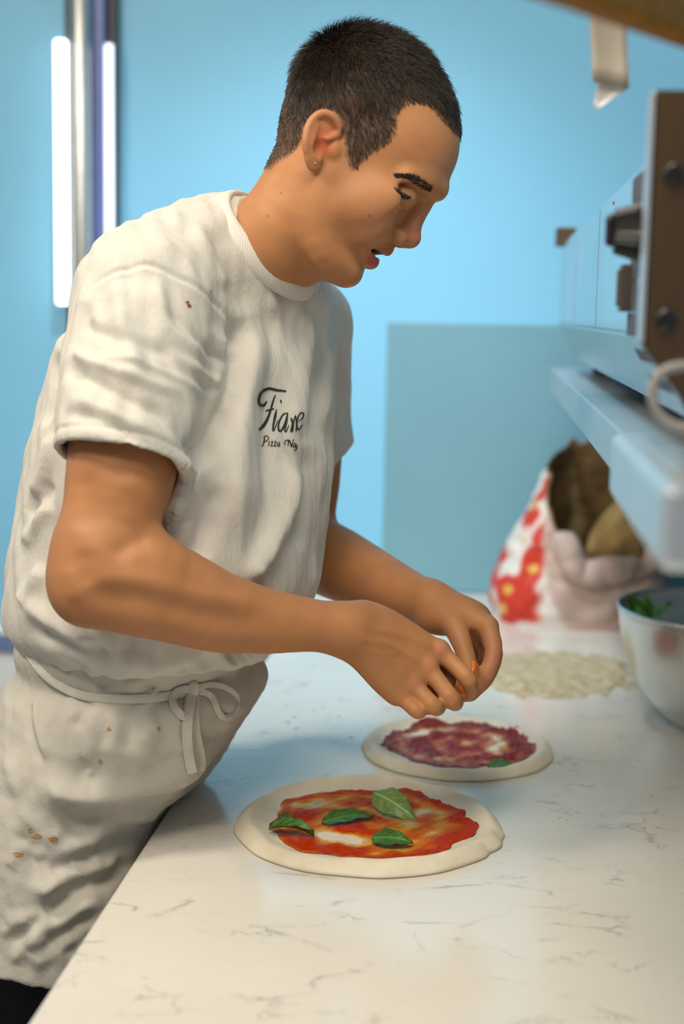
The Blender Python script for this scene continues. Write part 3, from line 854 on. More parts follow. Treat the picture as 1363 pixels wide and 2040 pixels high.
# flex hanging from the end of the oven
pts = catmull([on_y(*a, .985) for a in ((1372, 728), (1338, 733), (1312, 748), (1300, 778), (1306, 812), (1326, 838), (1352, 850), (1380, 856))], 8)
o = tube_obj('power_flex', pts, .0036, simple('flex_rubber', (.30, .28, .26), .45, var=.1, scale=80), None, 12)
tag(o, 'grey power flex looping from the near end of the oven', 'cable')

# wooden shelf board close to the lens, top right
M_wood = None
t = NT('warm_wood'); v = t.coord((2, 40, 40)); t.base(t.ramp(t.noise(2.2, 5, .6, v, .6), [(.25, (.20, .080, .010)), (.75, (.38, .165, .026))])).set(Roughness=.6, Specular_IOR_Level=.12); t.bump(t.noise(4, 4, .5, v), .1, .001); M_wood = t.m
a = on_plane(1042, -8, 1.632); b = on_plane(1363, 98, 1.632)
d = norm((b - a)*np.array([1, 1, 0])); nrm = np.array([-d[1], d[0], 0]);
if nrm.dot(CF) > 0: nrm = -nrm
L = (.85 - .012 - a[0])/d[0] - .03
M = Matrix(((d[0], nrm[0], 0, a[0]), (d[1], nrm[1], 0, a[1]), (0, 0, 1, 1.632), (0, 0, 0, 1)))
bm = bmesh.new(); add_box(bm, (-.02, -.004, 0), (L, .022, .10), .006, 3, M)
tag(bm_obj('wooden_board', bm, M_wood), 'warm brown wooden board close to the lens at the upper right', 'board')

# masking tape strip with a torn white paper corner, hanging from an order rail above
yT = 1.18
rail = box_obj('order_rail', (on_y(1140, 0, yT)[0] - .04, yT - .012, 1.800), (.85, yT + .012, 1.818), M_sh, None, .002)
tag(rail, 'thin steel order rail above the oven', 'rail')
tape = empty('tape_strip', on_y(1208, 100, yT), 'strip of beige masking tape with torn white paper hanging above the oven', 'tape')
def sheet(name, pl, pr, mat, thick, yoff, par):
    n = len(pl); V = []; m = 6
    for i in range(n):
        A, Bq = on_y(*pl[i], yT + yoff), on_y(*pr[i], yT + yoff)
        for j in range(m):
            u = j/(m-1); p_ = A*(1-u) + Bq*u; p_[1] += .002*math.sin(i*.8) + .003*math.sin(u*3.1); V.append(p_)
    F = [(i*m + j, i*m + j + 1, (i+1)*m + j + 1, (i+1)*m + j) for i in range(n-1) for j in range(m-1)]
    o = pydata(name, V, F, mat, par, True); s_ = o.modifiers.new('s', 'SOLIDIFY'); s_.thickness = thick; return o
zt = proj(np.array([on_y(1205, 0, yT)[0], yT, 1.802]))[1]
pl = [(1163 + i*(1181 - 1163)/12 + .5*math.sin(i*2), zt + (163 - zt)*i/12) for i in range(13)]
pr = [(1236 + i*(1254 - 1236)/12 + .5*math.sin(i*3), zt + (177 - zt)*i/12) for i in range(13)]
sheet('tape', pl, pr, simple('masking_tape', (.34, .31, .26), .6, var=.08, scale=60), .0006, 0, tape)
sheet('paper_scrap', [(1193, 150), (1191, 170), (1187, 190), (1184, 206), (1186, 217)], [(1252, 160), (1250, 178), (1225, 193), (1205, 208), (1190, 217)], simple('white_scrap', (.80, .80, .80), .6), .0004, .004, tape)
# ------------------------------------------------------------------ the cook: body
cook = empty('person', (-.45, 1.58, 0), 'man in a white printed T-shirt and waist apron leaning over the worktop, topping pizzas', 'person')
DH = 1.48; PSI = math.radians(8)
O_H = P(720, 320, DH)
HF = norm(math.cos(PSI)*CR - math.sin(PSI)*CF); HR = norm(-(math.sin(PSI)*CR + math.cos(PSI)*CF)); HU = norm(np.cross(HF, HR)); HU = HU if HU.dot(CU) > 0 else -HU
def HL(px, py, l=0.0):
    v = P(px, py, 1.0) - CAM
    return CAM + v*((O_H - CAM).dot(HR) + l)/v.dot(HR)
def hloc(p): q = p - O_H; return np.stack([q @ HF, q @ HU, q @ HR], -1)
def loc2(px, py): a = hloc(HL(px, py, 0)); return a[:2]
prof_px = [(553, 318), (556, 262), (572, 200), (600, 143), (640, 98), (690, 72), (742, 66), (795, 78), (846, 112), (886, 165), (908, 212), (916, 258),
           (915, 300), (906, 332), (893, 358), (881, 376), (861, 391), (834, 404), (812, 427), (797, 452), (788, 475), (777, 491), (760, 503), (740, 516), (724, 527), (716, 538), (711, 550), (699, 559), (678, 560), (654, 551),
           (632, 530), (612, 500), (590, 460), (566, 410), (556, 360)]
poly = catmull(np.array([loc2(*a) for a in prof_px] + [loc2(*prof_px[0])]), 5)
gu = np.arange(-.20, .20, .0016); gw = np.arange(-.20, .20, .0016)
GU, GW = np.meshgrid(gu, gw, indexing='ij'); pt = np.stack([GU, GW], -1).reshape(-1, 2)
dmin = np.full(len(pt), 1e9); inside = np.zeros(len(pt), bool)
for i in range(len(poly) - 1):
    a, b = poly[i], poly[i+1]; ba = b - a; pa = pt - a
    tt = np.clip(pa @ ba/(ba @ ba + 1e-15), 0, 1); dmin = np.minimum(dmin, ((pa - tt[:, None]*ba)**2).sum(1))
    cnd = (a[1] > pt[:, 1]) != (b[1] > pt[:, 1])
    xi = a[0] + (pt[:, 1] - a[1])/(b[1] - a[1] + 1e-15)*(b[0] - a[0]); inside ^= cnd & (pt[:, 0] < xi)
DIN = (np.sqrt(dmin)*np.where(inside, 1, -1)).reshape(GU.shape).astype(np.float32)
wc = [(620, 180, .073, .085), (700, 120, .075, .085), (780, 130, .070, .080), (720, 200, .077, .085), (850, 190, .061, .070), (885, 260, .056, .062), (885, 330, .054, .055), (830, 290, .064, .07), (760, 330, .068, .075), (660, 300, .070, .08), (600, 280, .062, .07), (570, 300, .05, .06),
      (800, 400, .063, .060), (850, 392, .056, .05), (760, 420, .066, .060), (700, 420, .063, .06), (640, 450, .058, .05), (740, 480, .057, .050), (680, 500, .052, .045), (700, 545, .034, .030), (785, 470, .052, .048), (768, 445, .062, .054), (745, 510, .040, .045), (650, 530, .045, .035), (580, 420, .05, .05)]
num = np.zeros((len(pt), 2)); den = np.zeros(len(pt)) + 1e-9
for px, py, wv, rv in wc:
    c = loc2(px, py); g = np.exp(-((pt - c)**2).sum(1)/(2*.021**2)) + 1e-7
    num += g[:, None]*np.array([wv, rv]); den += g
WF = (num[:, 0]/den).reshape(GU.shape).astype(np.float32); RF = (num[:, 1]/den).reshape(GU.shape).astype(np.float32)
def bil(A, u, w):
    x = np.clip((u - gu[0])/.0016, 0, len(gu) - 2.001); y = np.clip((w - gw[0])/.0016, 0, len(gw) - 2.001)
    i = x.astype(int); j = y.astype(int); fx = x - i; fy = y - j
    return A[i, j]*(1-fx)*(1-fy) + A[i+1, j]*fx*(1-fy) + A[i, j+1]*(1-fx)*fy + A[i+1, j+1]*fx*fy
def head_fn(p):
    q = p - S32(O_H); u = q @ S32(HF); w = q @ S32(HU); l = q @ S32(HR)
    d = bil(DIN, u, w); Wf = bil(WF, u, w); R = bil(RF, u, w)
    s = 1 - np.minimum(d/R, 1)
    far = np.maximum(np.maximum(np.abs(u), np.abs(w)) - .195, 0)
    g = np.sqrt(s*s + (l/Wf)**2)
    return (g - 1)*np.minimum(Wf, R)*.9 + far
body = [Prim('u', head_fn, 0, O_H - .19, O_H + .19)]
A = body.append; E = body.extend
def both(fn):
    for s in (1, -1): fn(s)
# neck
NB = P(518, 512, 1.515)
E(chain([HL(610, 390, 0), HL(572, 455, 0), NB, P(490, 580, 1.56)], [.050, .053, .053, .050], .018))
for s in (1, -1):
    E(chain([HL(612, 352, .050*s), HL(580, 440, .034*s), HL(562, 520, .020*s - .035), HL(556, 575, .012*s - .075)], [.012, .012, .011, .009], .022))
E(chain([HL(632, 512, 0), HL(600, 538, -.02), HL(565, 575, -.07)], [.016, .016, .012], .02))
# jaw line, cheekbone, brow
for s in (1, -1):
    E(chain([HL(648, 350, .056*s), HL(628, 430, .051*s), HL(648, 500, .042*s), HL(690, 542, .018*s)], [.012, .013, .013, .012], .022))
    A(ell(HL(752, 404, .054*s), (norm(HF*.9-HU*.4), HU, HR), (.020, .010, .006), .035))
    E(chain([HL(872, 380, .008*s), HL(846, 366, .026*s), HL(812, 356, .044*s)], [.0085, .0085, .007], .014))
    A(ell(HL(818, 396, .038*s), (norm(HF*.75 - HU*.65), norm(HF*.65 + HU*.75), HR), (.019, .011, .014), .012, 's'))
    A(sph(HL(806, 391, .0315*s), .0132, .004))
    # upper lid fold and lower lid
    E(chain([HL(786, 371, .043*s), HL(803, 380, .0435*s), HL(822, 386, .033*s)], [.0022, .0030, .0022], .004))
    E(chain([HL(784, 380, .0435*s), HL(798, 396, .0425*s), HL(814, 400, .031*s)], [.0022, .0026, .002], .005))
    A(ell(HL(735, 440, .0385*s), (norm(HF*.8 - HU*.6), norm(HF*.6 + HU*.8), HR), (.018, .020, .0095), .020))
    # nose side, wing
    E(chain([HL(840, 410, .004*s), HL(812, 452, .008*s)], [.0075, .0085], .010))
    A(ell(HL(790, 469, .0150*s), (norm(HF*.8 - HU*.6), norm(HF*.6 + HU*.8), HR), (.0122, .0092, .0078), .0025))
    A(ell(HL(803, 488, .0078*s), (norm(HF*.9 - HU*.4), HU, HR), (.0055, .0035, .0030), .003, 's'))
E(chain([HL(843, 401, 0), HL(824, 441, 0), HL(819, 470, 0)], [.0060, .0085, .0096], .009))
A(sph(HL(819, 476, 0), .0092, .005))
E(chain([HL(815, 481, 0), HL(797, 486, 0)], [.0052, .0045], .005))
# lips and open mouth
E(chain([HL(728, 492, .0240), HL(754, 494, .0135), HL(769, 496, 0.0)], [.0030, .0052, .0064], .006))
E(chain([HL(728, 492, -.0240), HL(754, 494, -.0135), HL(769, 496, 0.0)], [.0030, .0052, .0064], .006))
E(chain([HL(726, 502, .0230), HL(734, 515, .0130), HL(740, 521, 0.0)], [.0030, .0058, .0068], .006))
E(chain([HL(726, 502, -.0230), HL(734, 515, -.0130), HL(740, 521, 0.0)], [.0030, .0058, .0068], .006))
MD = norm(HF*.90 - HU*.36)
A(ell(HL(744, 504, 0), (MD, norm(np.cross(MD, HR)), HR), (.0160, .0032, .0235), .0015, 's'))
A(ell(HL(738, 503, 0), (MD, norm(np.cross(MD, HR)), HR), (.0100, .0050, .0165), .0015, 's'))
# ears
for s in (1, -1):
    e = lambda px, py, l: (HL(px, py, l) if s > 0 else (lambda q: q - 2*HR*(q - O_H).dot(HR))(HL(px, py, l)))
    lax = norm(e(657, 225, .08) - e(624, 335, .08)); out = HR*s; wax = norm(np.cross(lax, out)); 
    wdir = norm(e(612, 285, .089) - e(668, 290, .071)); nrm_ = norm(np.cross(lax, wdir)); wdir = norm(np.cross(nrm_, lax))
    A(ell(e(641, 276, .0765), (lax, wdir, nrm_), (.0290, .0165, .0042), .004))
    E(chain([e(672, 272, .071), e(676, 256, .074), e(667, 236, .079), e(648, 226, .083), e(628, 233, .0865), e(613, 257, .089), e(609, 288, .0885), e(615, 316, .083)], [.0030, .0036, .0040, .0042, .0042, .0040, .0038, .0036], .003))
    A(ell(e(625, 325, .078), (lax, wdir, nrm_), (.0085, .0080, .0042), .005))
    E(chain([e(630, 250, .0845), e(624, 275, .0860), e(628, 303, .0835), e(636, 318, .079)], [.0032, .0032, .0030, .0026], .004))
    E(chain([e(672, 268, .073), e(656, 276, .078), e(646, 278, .080)], [.0026, .0026, .002], .003))
    A(ell(e(643, 293, .0870), (lax, wdir, nrm_), (.0115, .0085, .0105), .002, 's'))
    A(ell(e(656, 253, .0870), (lax, wdir, nrm_), (.0085, .0080, .0055), .003, 's'))
    A(ell(e(668, 299, .0705), (lax, wdir, nrm_), (.0075, .0055, .0040), .006))
# trunk under the shirt
E(chain([P(330, 618, 1.47), P(470, 590, 1.58), P(590, 640, 1.72)], [.050, .050, .048], .03))
E(chain([P(440, 720, 1.60), P(400, 860, 1.60)], [.085, .085], .05))
# right arm
E(chain([P(330, 618, 1.47), P(262, 800, 1.41), P(243, 930, 1.385), P(222, 1020, 1.375), P(203, 1090, 1.37)], [.050, .053, .0535, .0465, .0420], .02))
E(chain([P(170, 1150, 1.365), P(165, 1180, 1.365)], [.0250, .0225], .035))
E(chain([P(200, 1110, 1.37), P(172, 1165, 1.362)], [.040, .029], .03))
E(chain([P(178, 1160, 1.362), P(275, 1165, 1.372), P(330, 1180, 1.383), P(420, 1212, 1.40), P(520, 1236, 1.42), P(615, 1245, 1.437), P(690, 1254, 1.45)], [.0300, .0445, .0435, .0400, .0335, .0272, .0245], .02))
E(chain([P(215, 1120, 1.352), P(290, 1128, 1.36), P(380, 1172, 1.38)], [.026, .029, .020], .03))      # brachioradialis
E(chain([P(180, 1195, 1.352), P(300, 1218, 1.36), P(450, 1255, 1.395)], [.018, .020, .012], .025))
# right hand
def finger(pts, rads, k=.003, k0=.0035): E(chain([P(*a) for a in pts], rads, k, k0))
RHM = [((722, 1232, 1.470), (798, 1260, 1.478), (874, 1297, 1.484)), ((722, 1250, 1.462), (792, 1286, 1.466), (850, 1332, 1.470)),
       ((716, 1268, 1.457), (772, 1314, 1.459), (820, 1362, 1.462)), ((708, 1280, 1.456), (754, 1334, 1.458), (793, 1380, 1.460))]
for pts in RHM: finger(pts, [.0165, .0135, .0112], .010, .014)
E(chain([P(690, 1254, 1.452), P(735, 1270, 1.468)], [.0235, .022], .02))
A(ell(P(775, 1305, 1.478), (norm(P(858, 1340, 1.47) - P(710, 1255, 1.46)), norm(P(880, 1300, 1.48) - P(800, 1385, 1.46)), norm(np.cross(P(858, 1340, 1.47) - P(710, 1255, 1.46), P(880, 1300, 1.48) - P(800, 1385, 1.46)))), (.050, .034, .015), .02))
finger([(874, 1297, 1.484), (908, 1328, 1.476), (934, 1356, 1.468), (935, 1378, 1.490), (923, 1384, 1.512)], [.0106, .0090, .0092, .0082, .0072])
finger([(850, 1332, 1.470), (878, 1364, 1.460), (901, 1394, 1.451), (908, 1400, 1.478), (904, 1390, 1.502)], [.0108, .0091, .0094, .0083, .0074])
finger([(820, 1362, 1.462), (845, 1387, 1.453), (866, 1408, 1.445), (874, 1408, 1.474), (875, 1396, 1.496)], [.0102, .0086, .0089, .0079, .0070])
finger([(793, 1380, 1.460), (814, 1402, 1.453), (832, 1417, 1.446), (840, 1413, 1.470), (843, 1402, 1.488)], [.0094, .0078, .0080, .0071, .0064])
A(ell(P(868, 1364, 1.500), (norm(P(935, 1350, 1.48) - P(830, 1400, 1.46)), norm(P(930, 1390, 1.5) - P(850, 1320, 1.5)), CF), (.026, .022, .009), .006))
finger([(735, 1262, 1.492), (810, 1310, 1.532), (870, 1352, 1.540), (915, 1378, 1.530)], [.016, .0125, .0105, .0085], .008, .02)
for pt_, r_ in (((876, 1294, 1.481), .0099), ((851, 1329, 1.467), .0103), ((821, 1359, 1.459), .0093), ((794, 1378, 1.458), .0083)): A(sph(P(*pt_), r_, .005))
# left arm
E(chain([P(590, 640, 1.72), P(612, 800, 1.76), P(606, 960, 1.785), P(590, 1085, 1.79)], [.048, .044, .045, .040], .02))
E(chain([P(592, 1088, 1.788), P(650, 1112, 1.755), P(720, 1146, 1.705), P(800, 1180, 1.645), P(850, 1200, 1.612)], [.043, .0455, .040, .0300, .0255], .02))
# left hand
for pts in [((858, 1198, 1.600), (915, 1215, 1.580), (972, 1248, 1.560)), ((858, 1202, 1.610), (915, 1218, 1.598), (968, 1250, 1.582)),
            ((856, 1208, 1.618), (910, 1225, 1.612), (955, 1256, 1.602)), ((852, 1214, 1.622), (900, 1235, 1.622), (938, 1264, 1.620))]: finger(pts, [.0165, .0140, .0112], .010, .02)
finger([(972, 1248, 1.560), (984, 1298, 1.545), (968, 1350, 1.530), (938, 1384, 1.517)], [.0112, .0096, .0086, .0074])
finger([(968, 1250, 1.582), (985, 1302, 1.572), (968, 1352, 1.558), (940, 1380, 1.543)], [.0112, .0096, .0086, .0074])
finger([(955, 1256, 1.602), (970, 1305, 1.600), (950, 1345, 1.588), (928, 1368, 1.572)], [.0106, .0090, .0080, .0070])
finger([(938, 1264, 1.620), (948, 1305, 1.622), (930, 1338, 1.612), (914, 1358, 1.598)], [.0096, .0080, .0072, .0064])
finger([(862, 1212, 1.590), (902, 1244, 1.560), (926, 1298, 1.538), (937, 1344, 1.520)], [.0170, .0132, .0102, .0080], .006, .015)
A(ell(P(905, 1232, 1.588), (norm(P(960, 1255, 1.58) - P(855, 1205, 1.6)), HU, CF), (.030, .018, .022), .015))
# veins and tendons on the near forearm and hand
def vein(pts, r, k=.004): E(chain([P(*a) for a in pts], [r]*len(pts), k))
af_ = lambda pl, d_: [(a, b, d_) for a, b in pl]
A(fold_field([(af_([(308, 1066), (275, 1082), (235, 1108)], 1.37), -.0035, .008), (af_([(185, 1150), (290, 1152), (420, 1190), (540, 1208)], 1.37), .0040, .009), (af_([(175, 1178), (290, 1188), (430, 1228), (560, 1250)], 1.37), -.0035, .010),
    (af_([(150, 1120), (165, 1160), (160, 1200)], 1.36), .003, .009), (af_([(190, 1090), (182, 1130), (200, 1160)], 1.36), -.003, .009), (af_([(270, 940), (285, 1000), (262, 1050)], 1.37), .004, .014), (af_([(180, 930), (190, 1000), (185, 1060)], 1.37), -.003, .012)], 1.45))
A(fold_field([(af_([(735, 1247), (810, 1270), (872, 1298)], 1.45), .0016, .0035), (af_([(735, 1266), (800, 1296), (850, 1332)], 1.45), .0016, .0035), (af_([(730, 1282), (780, 1318), (820, 1360)], 1.45), .0014, .0035), (af_([(700, 1262), (745, 1278), (775, 1300), (800, 1300)], 1.45), .0012, .0025)], 1.56))
BV, BF = cloth(body, .0019, 1.5, 0)
wr = np.clip((np.linalg.norm(BV - O_H, axis=1) - .17)/.04, 0, 1)*np.clip((np.linalg.norm(BV - P(860, 1330, 1.47), axis=1) - .085)/.05, 0, 1)*np.clip((np.linalg.norm(BV - P(940, 1290, 1.57), axis=1) - .075)/.05, 0, 1)
BV = relax(BV, BF, .6*wr, 14)
print('body', len(BV), len(BF))

# ---- skin colour painted per vertex (complexion, lips, scalp stubble)
px = proj(BV); hl = hloc(BV)
mir = np.where((hl[:, 2] < 0)[:, None], BV - 2*HR[None]*hl[:, 2:3], BV); pxm = proj(mir)
headm = (np.linalg.norm(BV - O_H, axis=1) < .21) & (BV[:, 2] > P(600, 585, DH)[2])
sk = np.tile(np.array([.465, .208, .088]), (len(BV), 1))
sk *= (1 + .05*snoise(BV.astype(np.float32), 60, 10, 1) + .03*snoise(BV.astype(np.float32), 200, 8, 3))[:, None]
def dab(center, rad, colr, amt=1.0, on=pxm, m=headm):
    global sk
    d = np.sqrt((((on - np.array(center))/np.array(rad))**2).sum(1)); w = (np.clip(1.4 - d, 0, 1)*amt*m)[:, None]; w = w*w*(3 - 2*w)
    sk = sk*(1 - w) + np.array(colr)*w
dab((822, 470), (26, 26), (.50, .19, .115), .7); dab((845, 425), (18, 30), (.46, .19, .115), .6); dab((885, 320), (26, 30), (.50, .23, .14), .5)
dab((760, 440), (60, 40), (.50, .225, .125), .5); dab((645, 280), (30, 44), (.56, .17, .075), .75); dab((640, 290), (16, 24), (.52, .10, .035), .6)
dab((612, 255), (8, 40), (.56, .29, .19), .4)
lipm = headm & (np.abs(hl[:, 2]) < .028)
dab((768, 502), (17, 9), (.40, .12, .085), 1.0, m=lipm); dab((742, 520), (15, 13), (.42, .10, .085), 1.0, m=lipm); dab((752, 500), (10, 5), (.30, .08, .06), .7, m=lipm)
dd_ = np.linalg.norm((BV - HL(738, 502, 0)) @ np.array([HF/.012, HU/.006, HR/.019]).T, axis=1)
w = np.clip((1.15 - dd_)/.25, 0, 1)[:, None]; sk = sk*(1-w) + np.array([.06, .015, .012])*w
dab((736, 430), (3.2, 2.6), (.06, .03, .025), 1.0); dab((560, 385), (2.5, 2.5), (.15, .07, .04), .8, on=px); dab((534, 430), (2, 2), (.15, .07, .04), .8, on=px)
dab((803, 392), (20, 12), (.36, .165, .10), .55)
for c in ((878, 1293), (852, 1330), (822, 1360)): dab(c, (15, 13), (.52, .20, .12), .6, on=px, m=np.ones(len(BV), bool))
dab((990, 1330), (30, 60), (.46, .16, .09), .6, on=px, m=(BV[:, 2] < 1.2)); dab((170, 1200), (40, 40), (.44, .20, .11), .35, on=px, m=(BV[:, 2] < 1.3))
hair_px = [(540, 338), (552, 326), (575, 312), (592, 296), (603, 276), (607, 255), (620, 232), (645, 221), (668, 227), (680, 246), (684, 272), (688, 296), (692, 322), (700, 342), (711, 338), (722, 319), (745, 301),
           (772, 287), (788, 264), (792, 232), (802, 212), (826, 203), (848, 208), (868, 224), (888, 247), (903, 262), (920, 276), (975, 285), (975, -20), (480, -20), (500, 338)]
def poly_sd(pts2, pl):
    pl = np.asarray(pl, float); d = np.full(len(pts2), 1e9); ins = np.zeros(len(pts2), bool)
    for i in range(len(pl)):
        a, b = pl[i], pl[(i+1) % len(pl)]; ba = b - a; pa = pts2 - a
        t_ = np.clip(pa @ ba/(ba @ ba), 0, 1); d = np.minimum(d, ((pa - t_[:, None]*ba)**2).sum(1))
        c_ = (a[1] > pts2[:, 1]) != (b[1] > pts2[:, 1]); xi = a[0] + (pts2[:, 1] - a[1])/(b[1] - a[1] + 1e-12)*(b[0] - a[0]); ins ^= c_ & (pts2[:, 0] < xi)
    return np.sqrt(d)*np.where(ins, 1, -1)
hs = np.full(len(BV), -99.0); hs[headm] = poly_sd(pxm[headm], hair_px)
earm = (np.abs(hl[:, 2]) > .072) & (pxm[:, 0] > 598) & (pxm[:, 0] < 682) & (pxm[:, 1] > 215) & (pxm[:, 1] < 345)
hs[earm] = -99
w = np.clip((hs + 3)/12, 0, 1)[:, None]*.85; sk = sk*(1-w) + np.array([.055, .035, .024])*w
t = NT('skin'); at = t.attr('skin'); nn = t.noise(900, 3)
t.base(t.mix(.12, at.outputs['Color'], t.mix(1.0, at.outputs['Color'], t.ramp(nn, [(.3, (.6, .6, .6)), (.7, (1, 1, 1))]), 'MULTIPLY')))
t.set(Roughness=.52, Subsurface_Weight=.10, Subsurface_Scale=.006, Specular_IOR_Level=.30); t.b.inputs['Subsurface Radius'].default_value = (1, .35, .18)
t.bump(nn, .10, .0006); M_skin = t.m
body_o = pydata('body', BV, BF, M_skin, cook, True); vcol(body_o, 'skin', np.clip(sk, 0, 1))
me = body_o.data
BN = np.empty(len(BV)*3, np.float32); me.vertices.foreach_get('normal', BN); BN = BN.reshape(-1, 3)

# ---- hair: short strands rooted on the scalp
rng = np.random.RandomState(11)
def strands(name, roots, dirs, nrms, length, width, lift, mat, curlamp=.0, seg=3):
    n = len(roots); pts = [roots - nrms*.0008]
    d = dirs.copy(); ln = length[:, None]/seg
    for k in range(seg):
        t_ = (k + 1)/seg
        dd = d*(1 - lift[:, None]*(1 - t_)) + nrms*lift[:, None]*(1.0 - .55*t_) + curlamp*rng.normal(size=(n, 3))
        dd /= np.linalg.norm(dd, axis=1)[:, None] + 1e-9
        pts.append(pts[-1] + dd*ln)
    V = np.zeros((n, (seg + 1)*3, 3)); 
    ax = np.cross(pts[1] - pts[0], nrms + .01*rng.normal(size=(n, 3))); ax /= np.linalg.norm(ax, axis=1)[:, None] + 1e-9
    T = pts[1] - pts[0]; T /= np.linalg.norm(T, axis=1)[:, None]; bx = np.cross(T, ax)
    for k in range(seg + 1):
        wk = width[:, None]*(1 - .8*(k/seg)**1.5)
        for j in range(3):
            a = 2.094*j; V[:, k*3 + j] = pts[k] + wk*(ax*math.cos(a) + bx*math.sin(a))
    f = []
    for k in range(seg):
        for j in range(3):
            jj = (j + 1) % 3; f.append((k*3 + j, k*3 + jj, (k+1)*3 + jj, (k+1)*3 + j))
    F = (np.array(f)[None] + (np.arange(n)*(seg + 1)*3)[:, None, None]).reshape(-1, 4)
    o = pydata(name, V.reshape(-1, 3), F, mat, cook, True); 
    tone = np.repeat(rng.uniform(0, 1, n), (seg+1)*3); vcol(o, 'tone', tone); return o
t = NT('dark_hair'); at = t.attr('tone'); t.base(t.ramp(at.outputs['Fac'], [(0, (.010, .007, .005)), (.6, (.026, .018, .012)), (1, (.075, .050, .032))])).set(Roughness=.40, Specular_IOR_Level=.5); M_hair = t.m
cand = np.nonzero(hs > 0)[0]
NS = 46000
ch = rng.choice(cand, NS); jit = rng.normal(size=(NS, 3))*.0009
roots = BV[ch] + jit; nr = BN[ch].astype(float); hsd = hs[ch]
crown = HL(655, 78, 0); fl = roots - crown; fl -= nr*(fl*nr).sum(1)[:, None]; fl /= np.linalg.norm(fl, axis=1)[:, None] + 1e-9
lo3 = hloc(roots)
topness = np.clip((lo3[:, 1] - .04)/.07, 0, 1)           # longer on top of the head
ln_ = (.0085 + .0085*topness)*np.clip(.35 + hsd/26, .35, 1)*rng.uniform(.7, 1.25, NS)
napef = np.clip((pxm[ch][:, 0] - 545)/60, .25, 1); ln_ *= np.where(pxm[ch][:, 0] < 605, napef, 1)
clump = np.stack([snoise(roots.astype(np.float32), 170, 8, s_) for s_ in (1, 4, 6)], -1)
dr = fl + .42*clump + .22*rng.normal(size=(NS, 3)) + np.array([0, 0, -.25])*(1 - topness)[:, None]; dr -= nr*(dr*nr).sum(1)[:, None]; dr /= np.linalg.norm(dr, axis=1)[:, None]
dcr = np.linalg.norm(roots - crown, axis=1)
lift = np.clip(.22 + .30*topness + .35*np.exp(-(dcr/.045)**2) + .10*rng.normal(size=NS), .05, 1)
ln_ *= 1 + .25*np.exp(-(dcr/.04)**2)
strands('hair', roots, dr, nr, ln_, np.full(NS, .00030), lift, M_hair, .10)
bt = BVHTree.FromPolygons([tuple(v_) for v_ in BV], [tuple(f_) for f_ in BF])
def snap(p, off=.0004):
    q_, n_, i_, d_ = bt.find_nearest(Vector(p)); return np.array(q_) + np.array(n_)*off
def seen(tree, px, py, off=.0004):
    """surface point of the model under a traced point of the photograph"""
    v_ = norm(P(px, py, 1.0) - CAM); q_, n_, i_, d_ = tree.ray_cast(Vector(CAM), Vector(v_))
    return (None, None) if q_ is None else (np.array(q_) + np.array(n_)*off, np.array(n_))
# eyebrows
M_brow = simple('eyebrow_hair', (.026, .017, .011), .5)
def brow(pl, wd, n, ln, name, mirror=False):
    pl = catmull(np.hstack([np.array(pl, float), np.array(wd, float)[:, None]]), 10); R_, D_, N_ = [], [], []
    for i in range(n):
        k = rng.randint(0, len(pl) - 1); u = rng.uniform(); c = pl[k]*(1-u) + pl[k+1]*u
        tq = pl[k+1][:2] - pl[k][:2]; tq = tq/np.linalg.norm(tq); pr_ = np.array([-tq[1], tq[0]])
        xy = c[:2] + pr_*rng.uniform(-1, 1)*c[2]
        h_, n_ = seen(bt, xy[0], xy[1], 0)
        if h_ is None: continue
        d_ = norm(CR*tq[0] - CU*tq[1] + .22*rng.normal()*(CU + CR*.3))
        d_ = norm(d_ - n_*n_.dot(d_))
        if mirror: h_ = h_ - 2*HR*(h_ - O_H).dot(HR); h_ = snap(h_, 0); n_ = n_ - 2*HR*n_.dot(HR); d_ = d_ - 2*HR*d_.dot(HR)
        R_.append(h_); N_.append(n_); D_.append(d_)
    n_ = len(R_); strands(name, np.array(R_), np.array(D_), np.array(N_, float), rng.uniform(.7, 1.2, n_)*ln, np.full(n_, .00038), np.full(n_, .30), M_brow)
bl = [(864, 379), (846, 368), (826, 356), (810, 351), (795, 350)]; bw_ = [4, 6, 4.5, 2.5, 1]
brow(bl, bw_, 620, .006, 'eyebrow'); brow(bl, bw_, 300, .006, 'eyebrow', True)
# dark tube for lid line and lashes, thickened for the shaded eye opening
for nm, pl, rr in (('lashes_and_eye_shade', [(785, 373), (793, 381), (803, 389), (812, 393), (819, 393)], [.0008, .0020, .0027, .0022, .0008]),):
    pts_ = [seen(bt, *a, off=.0002)[0] for a in catmull(np.array(pl, float), 5)]
    tube_obj(nm, pts_, np.interp(np.linspace(0, 1, len(pts_)), np.linspace(0, 1, 5), rr), M_hair, cook, 8, flat=.6, flat_dir=-CF)
# ear stud
bm = bmesh.new(); bmesh.ops.create_uvsphere(bm, u_segments=12, v_segments=8, radius=.0010, matrix=Matrix.Translation(tuple(snap(HL(631, 326, .085), .0005))))
bm_obj('ear_stud', bm, simple('stud_metal', (.85, .78, .70), .15, metal=1.0), cook, True)
